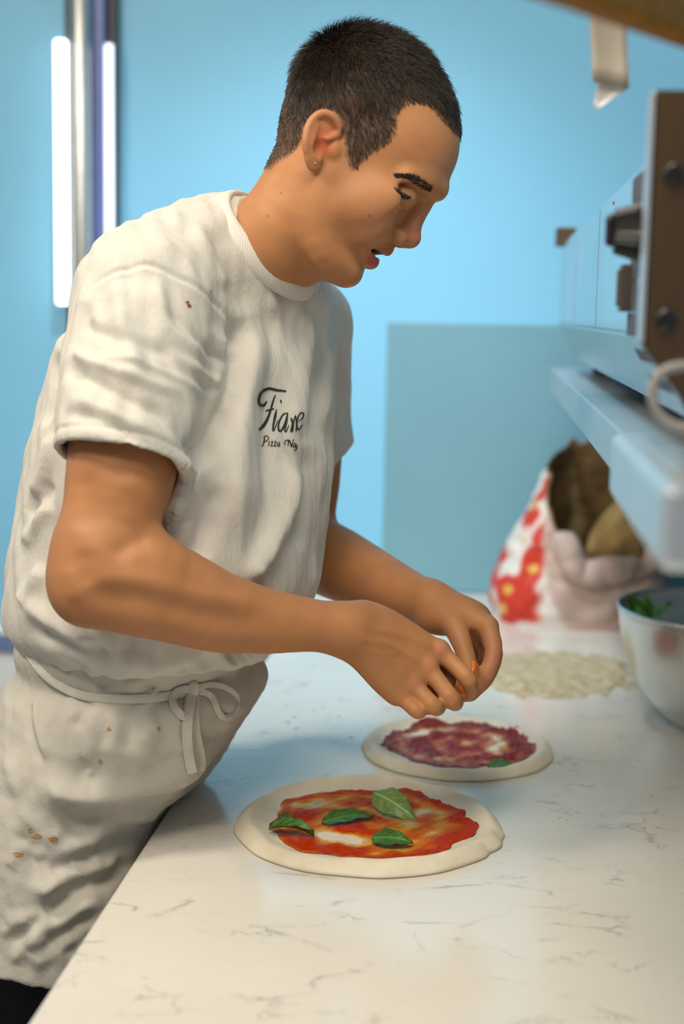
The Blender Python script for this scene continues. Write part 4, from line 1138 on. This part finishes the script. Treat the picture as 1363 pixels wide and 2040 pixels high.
# ------------------------------------------------------------------ the cook: clothes
CRh = norm(CR*np.array([1, 1, 0])); CFh = norm(CF*np.array([1, 1, 0]))
PT = math.radians(30)
FT = math.cos(PT)*CRh - math.sin(PT)*CFh; LT = math.sin(PT)*CRh + math.cos(PT)*CFh
def loft(rows, F_, L_, n=2.3, k=0, op='u'):
    """rows: (centre xyz, half size along F_, half size along L_), ordered by falling z"""
    rows = sorted(rows, key=lambda r: r[0][2]); zz = np.array([r[0][2] for r in rows])
    tab = np.array([[r[0][0], r[0][1], r[1], r[2]] for r in rows])
    zs = np.linspace(zz[0], zz[-1], 200); dense = np.stack([np.interp(zs, zz, tab[:, i]) for i in range(4)], 1)
    ker = np.exp(-np.linspace(-2, 2, 25)**2); ker /= ker.sum()
    pad_ = np.vstack([np.repeat(dense[:1], 12, 0), dense, np.repeat(dense[-1:], 12, 0)])
    dense = np.stack([np.convolve(pad_[:, i], ker, 'valid') for i in range(4)], 1).astype(np.float32)
    F2, L2 = F_[:2].astype(np.float32), L_[:2].astype(np.float32)
    z0, z1 = zs[0], zs[-1]
    def fn(p):
        x = np.clip((p[..., 2] - z0)/(z1 - z0)*199, 0, 198.999); i = x.astype(int); f_ = (x - i)[..., None]
        r = dense[i]*(1 - f_) + dense[i+1]*f_
        q = p[..., :2] - r[..., :2]; u = np.abs(q @ F2)/r[..., 2]; v_ = np.abs(q @ L2)/r[..., 3]
        g = (u**n + v_**n + 1e-9)**(1/n)
        d = (g - 1)*np.minimum(r[..., 2], r[..., 3])
        return np.maximum(d, np.maximum(p[..., 2] - z1, z0 - p[..., 2]))
    c = np.array([r[0] for r in rows]); R = max(max(r[1], r[2]) for r in rows)*1.2
    return Prim(op, fn, k, c.min(0) - [R, R, 0], c.max(0) + [R, R, 0])
def plane_cut(pt_, nrm_, k=.0):
    n32 = S32(norm(nrm_)); c0 = S32(pt_)
    return Prim('i', lambda p: (p - c0) @ n32, k, pt_, pt_)
def ring_px(y, L, R, b, d=1.58):
    c = P((L + R)/2, y, d); hx = (R - L)/2*d/FPX; a = math.sqrt(max(.03**2, hx**2 - (b*math.sin(PT))**2))/math.cos(PT); return (c, a, b)
shirt = [loft([ring_px(545, 300, 580, .125), ring_px(600, 200, 625, .160), ring_px(700, 140, 652, .180), ring_px(850, 95, 657, .186), ring_px(950, 72, 652, .184), ring_px(1050, 52, 640, .182),
               ring_px(1150, 33, 628, .180), ring_px(1195, 28, 612, .178), ring_px(1235, 34, 592, .172), ring_px(1262, 50, 570, .160), ring_px(1285, 75, 545, .140)], FT, LT, 2.25)]
S_ = shirt
S_ += chain([P(440, 520, 1.530), P(372, 550, 1.490), P(298, 592, 1.445)], [.072, .073, .074], .035)
S_ += chain([P(470, 530, 1.57), P(540, 590, 1.65), P(596, 642, 1.72)], [.066, .060, .060], .03)
S_ += chain([P(296, 596, 1.442), P(262, 760, 1.405), P(243, 930, 1.372), P(238, 985, 1.360)], [.074, .0705, .0655, .0645], .010)
S_ += chain([P(604, 650, 1.725), P(613, 800, 1.755), P(622, 935, 1.770), P(624, 975, 1.775)], [.058, .0525, .0545, .055], .012)
S_ += chain([P(470, 545, 1.52), P(540, 592, 1.535), P(600, 612, 1.58)], [.040, .034, .034], .03)
folds = []
seam = [(168, 582, 1.40), (232, 556, 1.40), (300, 538, 1.40), (368, 562, 1.40), (428, 602, 1.42), (462, 648, 1.43), (474, 700, 1.44)]
folds += [(seam, -.0032, .0030), ([(a, b + 9, c) for a, b, c in seam], .0012, .0035)]
# sleeve wrinkles
for pl, am, wd in (([(150, 640), (250, 690), (400, 730)], -.003, .010), ([(140, 700), (230, 745), (390, 800)], .004, .009), ([(135, 735), (240, 790), (360, 850)], -.0035, .009),
                   ([(250, 560), (262, 660), (300, 780)], .004, .012), ([(310, 560), (350, 660), (420, 720)], .0035, .012), ([(180, 600), (165, 680), (145, 780)], -.003, .012),
                   ([(330, 620), (400, 690), (455, 720)], -.003, .007), ([(330, 700), (400, 745), (440, 760)], .003, .007), ([(150, 790), (260, 840), (390, 900)], .003, .011), ([(140, 830), (230, 850), (330, 905)], -.0025, .009),
                   ([(420, 640), (452, 720), (430, 830)], .004, .010), ([(200, 720), (320, 745), (430, 800)], .002, .006), ([(300, 800), (360, 870), (395, 910)], -.002, .008)):
    folds.append(([(a, b, 1.40) for a, b in pl], am, wd))
# chest and side drape
for pl, am, wd in (([(616, 600), (606, 690), (599, 780), (597, 880)], .0050, .013), ([(640, 620), (628, 720), (622, 900)], -.0025, .012), ([(655, 620), (648, 720), (645, 860)], .005, .008),
                   ([(480, 640), (478, 720), (455, 830), (400, 960)], -.010, .014), ([(505, 640), (500, 760), (485, 900), (480, 1100)], .006, .018), ([(545, 700), (548, 850), (540, 1000), (505, 1150)], -.004, .016),
                   ([(590, 900), (580, 1000), (530, 1110), (495, 1160)], .006, .013), ([(610, 880), (605, 1000), (585, 1100)], -.004, .012), ([(430, 900), (380, 1000), (320, 1040)], .006, .016), ([(455, 960), (420, 1060), (400, 1110)], -.005, .015),
                   ([(495, 470), (520, 560), (560, 640)], .0025, .012), ([(440, 470), (470, 560), (500, 640)], -.003, .014), ([(400, 460), (440, 540), (470, 600)], .003, .012)):
    folds.append(([(a, b, 1.50) for a, b in pl], am, wd))
# back and blouse over the apron
for pl, am, wd in (([(120, 860), (105, 930), (70, 1000)], .005, .012), ([(125, 960), (95, 1000), (60, 1030)], -.003, .012), ([(120, 1000), (90, 1040), (50, 1090)], .005, .012), ([(130, 700), (110, 780), (95, 860)], -.005, .010),
                   ([(60, 1190), (130, 1235), (230, 1275)], .006, .016), ([(70, 1235), (160, 1275), (260, 1300)], -.006, .012), ([(250, 1290), (330, 1315), (420, 1310)], .006, .014), ([(300, 1330), (380, 1325), (440, 1300)], -.005, .010),
                   ([(430, 1320), (480, 1310), (540, 1285)], .005, .010), ([(110, 1120), (80, 1170), (50, 1200)], .005, .014), ([(455, 1310), (480, 1290)], -.006, .008)):
    folds.append(([(a, b, 1.48) for a, b in pl], am, wd))
folds = folds[:2] + [(a, b*1.75, c*.72) for a, b, c in folds[2:]]
S_.append(fold_field(folds, 1.72))
S_.append(noise_field(lambda p: .0016*snoise(p, 45, 10, 2) + .0015*snoise(p*S32([1, 1, .5]), 100, 10, 4) + .0008*snoise(p*S32([1, 1, .6]), 240, 10, 6)))
# openings
a_, b_, c_ = P(112, 910, 1.400), P(376, 952, 1.392), P(228, 884, 1.318)
nS = norm(np.cross(b_ - a_, c_ - a_)); nS = nS if nS[2] < 0 else -nS
sl_c = P(243, 915, 1.372)
def sleeve_cut(p):
    return np.where(np.linalg.norm(p - S32(P(238, 960, 1.365)), axis=-1) < .135, (p - S32(a_)) @ S32(nS), -.2)
def hemline(p):
    s_ = (p - S32(a_)) @ S32(nS); near = (np.linalg.norm(p - S32(P(243, 900, 1.375)), axis=-1) < .13) & (shirt[0].fn(p) > .006)
    return near*(.0016*np.exp(-((s_ + .0125)/.0022)**2) - .0006*np.exp(-((s_ + .006)/.005)**2)).astype(np.float32)
# the sleeve cut must not bite into the trunk: cut only the region round the sleeve axis
def sleeve_tool(p):
    q_ = S32(P(262, 760, 1.405)); r_ = S32(P(236, 1000, 1.358)); ba = r_ - q_; t_ = np.clip(((p - q_) @ ba)/(ba @ ba), 0, 1.15)
    rad = np.linalg.norm(p - q_ - t_[..., None]*ba, axis=-1) - .0745
    return np.maximum(rad, -((p - S32(a_)) @ S32(nS)))
S_.append(noise_field(hemline))
S_.append(Prim('s', lambda p: np.maximum(sleeve_tool(p), .006 - shirt[0].fn(p)), .0, P(240, 950, 1.37) - .2, P(240, 950, 1.37) + .2))
S_ += [cone(P(247, 885, 1.383), P(236, 1000, 1.358), .0592, .0640, .0, 's')]
la, lb, lc_ = P(700, 886, 1.77), P(648, 948, 1.76), P(660, 930, 1.83)
nL = norm(np.cross(lb - la, lc_ - la)); nL = nL if nL[2] < 0 else -nL
def lsleeve_tool(p):
    q_ = S32(P(613, 800, 1.755)); r_ = S32(P(626, 1000, 1.778)); ba = r_ - q_; t_ = np.clip(((p - q_) @ ba)/(ba @ ba), 0, 1.2)
    rad = np.linalg.norm(p - q_ - t_[..., None]*ba, axis=-1) - .066
    return np.maximum(rad, -((p - S32(la)) @ S32(nL)))
# (the far sleeve is closed against the trunk; only its free outer part is cut)
def guard(p):   # positive inside the trunk
    return shirt[0].fn(p)
S_.append(Prim('s', lambda p: np.maximum(lsleeve_tool(p), .004 - guard(p)), 0, P(630, 950, 1.77) - .2, P(630, 950, 1.77) + .2))
# neck opening
n0, n1 = P(452, 394, 1.510), P(616, 575, 1.525); nc = (n0 + n1)/2; e1 = (n1 - n0)/2
e2 = HR*.060 + (P(512, 515, 1.52) - P(536, 482, 1.52))*1.0
nn_ = norm(np.cross(e1, e2)); nn_ = nn_ if nn_[2] > 0 else -nn_
S_.append(ell(nc + nn_*.045, (norm(e1), norm(np.cross(nn_, e1)), nn_), (np.linalg.norm(e1)*.98, .061, .052), .004, 's'))
SV, SF = cloth(shirt, .0024)
print('shirt', len(SV), len(SF))
t = NT('white_cotton'); n1_ = t.noise(1400, 3); n2_ = t.noise(260, 4, .6, t.coord((1, 1, .5)))
t.base(t.ramp(t.noise(9, 4), [(.3, (.635, .605, .545)), (.7, (.685, .655, .595))])).set(Roughness=.88, Sheen_Weight=.15, Specular_IOR_Level=.2)
t.bump(t.math('ADD', t.math('MULTIPLY', n1_, .35), n2_), .6, .0018); M_shirt = t.m
shirt_o = pydata('t_shirt', SV, SF, M_shirt, cook, True)
ang = np.linspace(0, 2*np.pi, 49)
ring = [nc + e1*math.cos(a)*1.02 + e2*math.sin(a)*1.02 for a in ang]
V_, F_ = tube_data(ring, .0135, 12, flat=.42, flat_dir=[norm(e1*math.cos(a)/np.dot(e1, e1)**.5 + e2*math.sin(a)/np.dot(e2, e2)**.5 + nn_*.35) for a in ang], cap=False)
t = NT('collar_rib'); wv = t.add('ShaderNodeTexWave', wave_type='BANDS'); t.link(t.coord((1, 1, 1)), wv.inputs['Vector']); wv.inputs['Scale'].default_value = 130
t.base((.68, .65, .59)).set(Roughness=.9, Specular_IOR_Level=.2); t.bump(wv.outputs['Fac'], .25, .0008)
pydata('collar', V_, F_, t.m, shirt_o, True)
bs = BVHTree.FromPolygons([tuple(v_) for v_ in SV], [tuple(f_) for f_ in SF])

# ---- chest print (lettering), sauce spots
def ribbon(strokes, name, mat, parent, sc=(.18634, 480, 660), step=2.0, off=.0008):
    V, F = [], []
    for pl, w0, w1 in strokes:
        q_ = np.array(pl, float)*sc[0] + np.array(sc[1:]); c_ = catmull(q_, 7) if len(q_) > 2 else np.linspace(q_[0], q_[1], 6)
        T_ = np.gradient(c_, axis=0); T_ /= np.linalg.norm(T_, axis=1)[:, None] + 1e-9; N_ = np.stack([-T_[:, 1], T_[:, 0]], 1)
        n = len(c_); wv_ = 1.2*np.interp(np.linspace(0, 1, n), [0, .15, .85, 1], [min(w0, w1)*.5, w0, w1, w1*.6])*sc[0]/2
        last = None
        for i in range(n):
            row = []
            for s_ in (-1, 0, 1):
                h_, _n = seen(bs, *(c_[i] + N_[i]*s_*wv_[i]), off=off); row.append(h_)
            if any(r is None for r in row): last = None; continue
            k = len(V); V += row
            if last is not None: F += [(last, last+1, k+1, k), (last+1, last+2, k+2, k+1)]
            last = k
    return pydata(name, V, F, mat, parent, True)
M_ink = simple('print_ink', (.022, .026, .020), .7)
big = [([(275, 748), (240, 790), (200, 785), (186, 730), (215, 655), (290, 612), (380, 628), (482, 640)], 26, 22), ([(368, 680), (346, 730), (318, 830), (288, 920), (242, 1000), (188, 1058)], 14, 30),
       ([(258, 852), (352, 828)], 14, 14), ([(418, 752), (432, 748)], 30, 30), ([(378, 832), (356, 940), (338, 1040), (350, 1058), (392, 950)], 24, 8),
       ([(492, 872), (445, 895), (402, 975), (396, 1045), (420, 1064), (462, 1000), (498, 875)], 14, 16), ([(500, 872), (478, 990), (466, 1058), (482, 1068), (512, 1000)], 22, 8),
       ([(530, 925), (548, 985), (528, 1078)], 16, 14), ([(584, 895), (562, 960), (548, 1078)], 12, 14), ([(584, 900), (590, 980), (584, 1080)], 12, 10),
       ([(600, 965), (650, 932), (666, 884), (634, 872), (604, 930), (596, 1010), (614, 1052), (652, 1000)], 10, 12)]
ribbon(big, 'lettering', M_ink, shirt_o)
small = [([(254, 1132), (242, 1180), (226, 1222), (212, 1222)], 10, 9), ([(232, 1150), (256, 1118), (290, 1128), (284, 1162), (244, 1184)], 7, 8), ([(304, 1172), (294, 1218), (306, 1224)], 9, 5), ([(306, 1148), (310, 1146)], 9, 9),
         ([(314, 1182), (338, 1180), (318, 1224), (346, 1220)], 7, 7), ([(348, 1182), (372, 1180), (352, 1226), (380, 1222)], 7, 7), ([(408, 1184), (390, 1194), (384, 1222), (400, 1220), (412, 1186)], 6, 7), ([(412, 1186), (406, 1226), (416, 1224)], 9, 5),
         ([(482, 1206), (462, 1208), (466, 1176), (502, 1166), (498, 1228)], 5, 9), ([(500, 1228), (514, 1160), (538, 1240)], 6, 11), ([(538, 1240), (556, 1162), (566, 1156)], 8, 5),
         ([(578, 1194), (560, 1206), (558, 1238), (572, 1230), (582, 1196)], 6, 7), ([(582, 1196), (580, 1242), (590, 1236)], 9, 5), ([(594, 1206), (596, 1240), (576, 1276), (560, 1264)], 8, 6)]
ribbon(small, 'small_lettering', M_ink, shirt_o)
def spots(tree, lst, name, colr, par):
    r_ = np.random.RandomState(4); mt_ = simple(name + '_tint', colr, .6)
    for x, y, rx, ry in lst:
        h_, _ = seen(tree, x, y, .0006)
        if h_ is None: continue
        V = [h_]; n = 12
        for i in range(n):
            a = 2*math.pi*i/n; s_ = r_.uniform(.6, 1.2); h_, _ = seen(tree, x + rx*s_*math.cos(a), y + ry*s_*math.sin(a), .0006)
            V.append(h_ if h_ is not None else V[0])
        pydata(name, V, [(0, 1+i, 1+(i+1) % n) for i in range(n)], mt_, par)
spots(bs, [(373, 602, 4, 3), (376, 610, 4.5, 4), (420, 580, 1.5, 1.5)], 'sauce_spot', (.30, .08, .02), shirt_o)
# stitched hem line on the sleeve and small seam threads are modelled in the shirt surface

# ------------------------------------------------------------------ apron
def aprow(z, X0, X1, b, yc):
    """cross section at height z between X0 and X1 (world X extent of the silhouette), depth half size b about Y=yc"""
    hx = (X1 - X0)/2; a = math.sqrt(max(.05**2, hx**2 - (b*math.sin(PT*.6))**2))/math.cos(PT*.6); return (np.array([(X0 + X1)/2, yc, z]), a, b)
FA = math.cos(PT*.6)*CRh - math.sin(PT*.6)*CFh; LA = math.sin(PT*.6)*CRh + math.cos(PT*.6)*CFh
def wx(px, py, d): return P(px, py, d)[0]
rows = []
for z, pl_, pr_, b, d in ((1.135, 75, 520, .135, 1.60), (1.10, 55, 525, .150, 1.60), (1.065, 42, 522, .160, 1.605), (1.03, 20, 518, .172, 1.605), (.99, 0, 478, .182, 1.605), (.95, -25, 425, .188, 1.60), (.90, -55, 380, .192, 1.595), (.84, -80, 380, .195, 1.585), (.78, -95, 380, .198, 1.58), (.70, -100, 380, .200, 1.575)):
    # pixel edges measured at this height, taken at depth d
    c = CAM + (P(300, 1300, d) - CAM); yy = P(300, 1300, d)[1]
    pyz = 615 + (1.46 - z)*FPX/d
    rows.append(aprow(z, wx(pl_, pyz, d), wx(pr_, pyz, d), b, yy))
apron = [loft(rows, FA, LA, 2.4)]
af = []
AP = [([(60, 1560), (123, 1582), (185, 1594), (268, 1592), (350, 1552), (392, 1500)], .016, .014), ([(110, 1650), (170, 1640), (231, 1625), (329, 1600)], -.016, .018), ([(330, 1610), (300, 1560), (280, 1500)], -.004, .010),
      ([(100, 1700), (160, 1690), (220, 1650), (300, 1640)], .007, .011), ([(119, 1720), (190, 1712), (280, 1690)], -.008, .010), ([(60, 1790), (140, 1745), (230, 1730)], .008, .010), ([(70, 1830), (150, 1780), (240, 1765)], -.007, .010),
      ([(50, 1880), (110, 1840), (200, 1800)], .007, .010), ([(90, 1900), (140, 1850), (190, 1835)], -.007, .009), ([(60, 1930), (110, 1890), (150, 1870)], .006, .008), ([(20, 1560), (40, 1650), (90, 1760)], -.006, .012), ([(0, 1500), (30, 1600), (60, 1700)], .006, .012),
      ([(140, 1400), (170, 1450), (180, 1530)], .006, .012), ([(165, 1395), (162, 1420), (150, 1460)], -.007, .008), ([(240, 1400), (260, 1450), (230, 1500)], -.005, .012), ([(205, 1470), (250, 1500), (300, 1560)], .005, .012), ([(300, 1400), (330, 1440), (345, 1500)], -.006, .012), ([(320, 1430), (290, 1480), (300, 1540)], .005, .010),
      ([(345, 1400), (352, 1450), (360, 1520)], .008, .012), ([(180, 1510), (165, 1545), (200, 1560)], -.007, .010), ([(45, 1385), (60, 1450), (100, 1530)], .005, .006), ([(38, 1395), (52, 1460), (92, 1540)], -.005, .006),
      ([(0, 1866), (50, 1840), (103, 1806)], .006, .006), ([(103, 1806), (60, 1870), (18, 1925)], .006, .006), ([(10, 1870), (50, 1850), (95, 1822)], -.006, .007), ([(430, 1420), (410, 1470), (395, 1510)], -.006, .010), ([(470, 1380), (440, 1440), (410, 1490)], .006, .012), ([(500, 1340), (480, 1400), (450, 1430)], -.006, .008),
      ([(290, 1360), (300, 1385)], -.008, .010), ([(250, 1350), (280, 1375), (320, 1392)], .006, .010), ([(90, 1300), (140, 1345), (230, 1375)], -.006, .014), ([(60, 1290), (110, 1330), (160, 1345)], .005, .012)]
for pl, am, wd in AP: af.append(([(a, b, 1.44) for a, b in pl], am, wd))
rr_ = np.random.RandomState(21)
for i in range(34):   # small diagonal creases in the lower half
    x, y = rr_.uniform(0, 250), rr_.uniform(1640, 1960); L = rr_.uniform(30, 80); a = rr_.uniform(-.9, -.3)
    af.append(([(x, y, 1.44), (x + L*.5*math.cos(a), y + L*.5*math.sin(a) + rr_.uniform(-6, 6), 1.44), (x + L*math.cos(a), y + L*math.sin(a), 1.44)], rr_.choice([-1, 1])*rr_.uniform(.002, .0045), rr_.uniform(.005, .009)))
# waist string cinches the cloth
strz = lambda th: 1.062 + .018*np.clip(-np.cos(th), 0, 1)
apron.append(fold_field(af, 1.66))
apron.append(noise_field(lambda p: .0016*snoise(p, 40, 10, 1) + .0012*snoise(p, 95, 10, 3) + .0006*snoise(p, 210, 10, 5) + .010*np.exp(-((p[..., 2] - 1.066)/.014)**2).astype(np.float32)))
# pressed against the worktop edge
cb0, cb1 = np.array([XE - .004, 0, ZC - .06]), np.array([1.0, 4, ZC + .004])
def counter_fn(p):
    q_ = np.maximum(S32(cb0) - p, p - S32(cb1)); return np.minimum(q_.max(-1), 0) + np.sqrt((np.maximum(q_, 0)**2).sum(-1))
def below_fn(p): return np.maximum(S32(XE - .004) - p[..., 0], p[..., 2] - S32(ZC + .004))
apron.append(Prim('s', below_fn, .035, cb0, cb1))
# uneven hem
apron.append(Prim('i', lambda p: (.772 + .012*np.sin(p[..., 0]*25 + 1) + .05*np.clip((p[..., 0] + .45), 0, 1)) - p[..., 2], .002, cb0, cb1))
AV, AF = cloth(apron, .0032)
t = NT('apron_canvas'); n1_ = t.noise(1100, 3); n2_ = t.noise(150, 5, .65)
t.base(t.ramp(t.noise(7, 4), [(.3, (.54, .51, .45)), (.7, (.60, .57, .505))])).set(Roughness=.85, Specular_IOR_Level=.25)
t.bump(t.math('ADD', t.math('MULTIPLY', n1_, .3), n2_), .4, .0022); M_apron = t.m
apron_o = pydata('apron', AV, AF, M_apron, cook, True)
ba_ = BVHTree.FromPolygons([tuple(v_) for v_ in AV], [tuple(f_) for f_ in AF])
spots(ba_, [(72, 1665, 12, 4), (105, 1672, 10, 5), (38, 1702, 12, 5), (217, 1452, 5, 4), (200, 1518, 5, 5), (316, 1452, 3, 5), (60, 1655, 5, 6)], 'apron_stain', (.55, .27, .09), apron_o)
# strings: round the waist and the bow
def over(pl, lift=.004, n=6):
    out = []
    for a in catmull(np.array(pl, float), n):
        h_, n_ = seen(ba_, a[0], a[1], 0)
        if h_ is None: out.append(out[-1] if out else P(a[0], a[1], 1.5)); continue
        out.append(h_ - (P(a[0], a[1], 1) - CAM)/np.linalg.norm(P(a[0], a[1], 1) - CAM)*lift)
    return np.array(out)
def smooth_pts(q_, it=3):
    q_ = q_.copy()
    for _ in range(it): q_[1:-1] = .5*q_[1:-1] + .25*(q_[:-2] + q_[2:])
    return q_
M_string = simple('cotton_tape', (.62, .59, .52), .85, var=.05, scale=90, bump=.2)
def tape_(name, pl, w, lift=.004, parent=cook): 
    q_ = smooth_pts(over(pl, lift)); return tube_obj(name, q_, w, M_string, parent, 10, flat=.24, flat_dir=-CF)
sg = empty('apron_string', P(385, 1380, 1.46)); sg.parent = cook; sg.matrix_parent_inverse = cook.matrix_world.inverted(); bpy.context.view_layer.update()
tape_('waist_string', [(46, 1272), (62, 1310), (95, 1350), (150, 1382), (210, 1392), (280, 1392), (340, 1386), (378, 1376)], .0048, .003, sg)
tape_('bow_loop', [(388, 1372), (420, 1364), (455, 1372), (473, 1392), (468, 1420), (446, 1430), (432, 1412), (424, 1390), (408, 1379), (390, 1378)], .0036, .006, sg)
tape_('bow_loop', [(384, 1372), (356, 1376), (344, 1392), (350, 1412), (366, 1428), (372, 1420)], .0044, .006, sg)
tape_('string_tail', [(388, 1362), (380, 1390), (374, 1430), (373, 1480), (380, 1525), (384, 1540)], .0058, .007, sg)
tape_('string_tail', [(390, 1375), (388, 1420), (392, 1465), (402, 1510), (400, 1535)], .0046, .004, sg)
bm = bmesh.new(); kc_ = over([(386, 1372), (387, 1373)], .008)[0]
bmesh.ops.create_icosphere(bm, subdivisions=3, radius=.0068, matrix=Matrix.Translation(tuple(kc_)) @ Matrix.Diagonal((1, .7, 1.2, 1))); bm_obj('knot', bm, M_string, sg, True)

# ------------------------------------------------------------------ trousers and shoes
M_tr = simple('dark_trousers', (.016, .017, .024), .8, var=.15, scale=60, bump=.3)
tr = []
for s, (hx, hy) in ((1, (-.52, 1.50)), (-1, (-.49, 1.70))):
    tr += chain([np.array([hx + .02, hy, .80]), np.array([hx - .01, hy, .70]), np.array([hx - .03, hy - .01, .45]), np.array([hx - .04, hy - .01, .085])], [.085, .085, .075, .066], .02)
tr.append(noise_field(lambda p: .003*snoise(p, 40, 10, 1) + .002*snoise(p, 90, 10, 2)))
tr.append(Prim('i', lambda p: .06 - p[..., 2], 0, np.zeros(3), np.zeros(3)))
TV, TF = cloth(tr, .008)
pydata('trousers', TV, TF, M_tr, cook, True)
M_shoe = simple('black_shoes', (.012, .012, .012), .4, var=.1, scale=40)
for hx, hy in ((-.56, 1.49), (-.53, 1.69)):
    sh = [ell((hx + .07, hy - .01, .045), ((1, -.2, 0), (.2, 1, 0), (0, 0, 1)), (.15, .05, .045), .02), cone((hx - .02, hy, .05), (hx - .015, hy, .12), .05, .052, .02),
          Prim('i', lambda p: .001 - p[..., 2], 0, np.zeros(3), np.zeros(3))]
    v_, f_ = surface(sh, .006, slack=2); pydata('shoe', v_, f_, M_shoe, cook, True)

# ------------------------------------------------------------------ shred of topping held in the fingertips
M_shred = simple('orange_shred', (.62, .15, .02), .35, var=.2, scale=90)
e = empty('topping_shreds', P(935, 1350, 1.515), 'orange shreds of topping pinched between the fingertips of both hands', 'topping')
for pl in ([(944, 1318, 1.490), (943, 1335, 1.483), (936, 1355, 1.480), (926, 1372, 1.476)], [(918, 1368, 1.475), (926, 1376, 1.475), (938, 1368, 1.480)], [(937, 1350, 1.483), (930, 1372, 1.478), (920, 1388, 1.478)], [(948, 1322, 1.495), (949, 1340, 1.492), (940, 1362, 1.485)]):
    tube_obj('shred', catmull(np.array([P(*a) for a in pl]), 5), .0028, M_shred, e, 8, flat=.6, flat_dir=-CF)
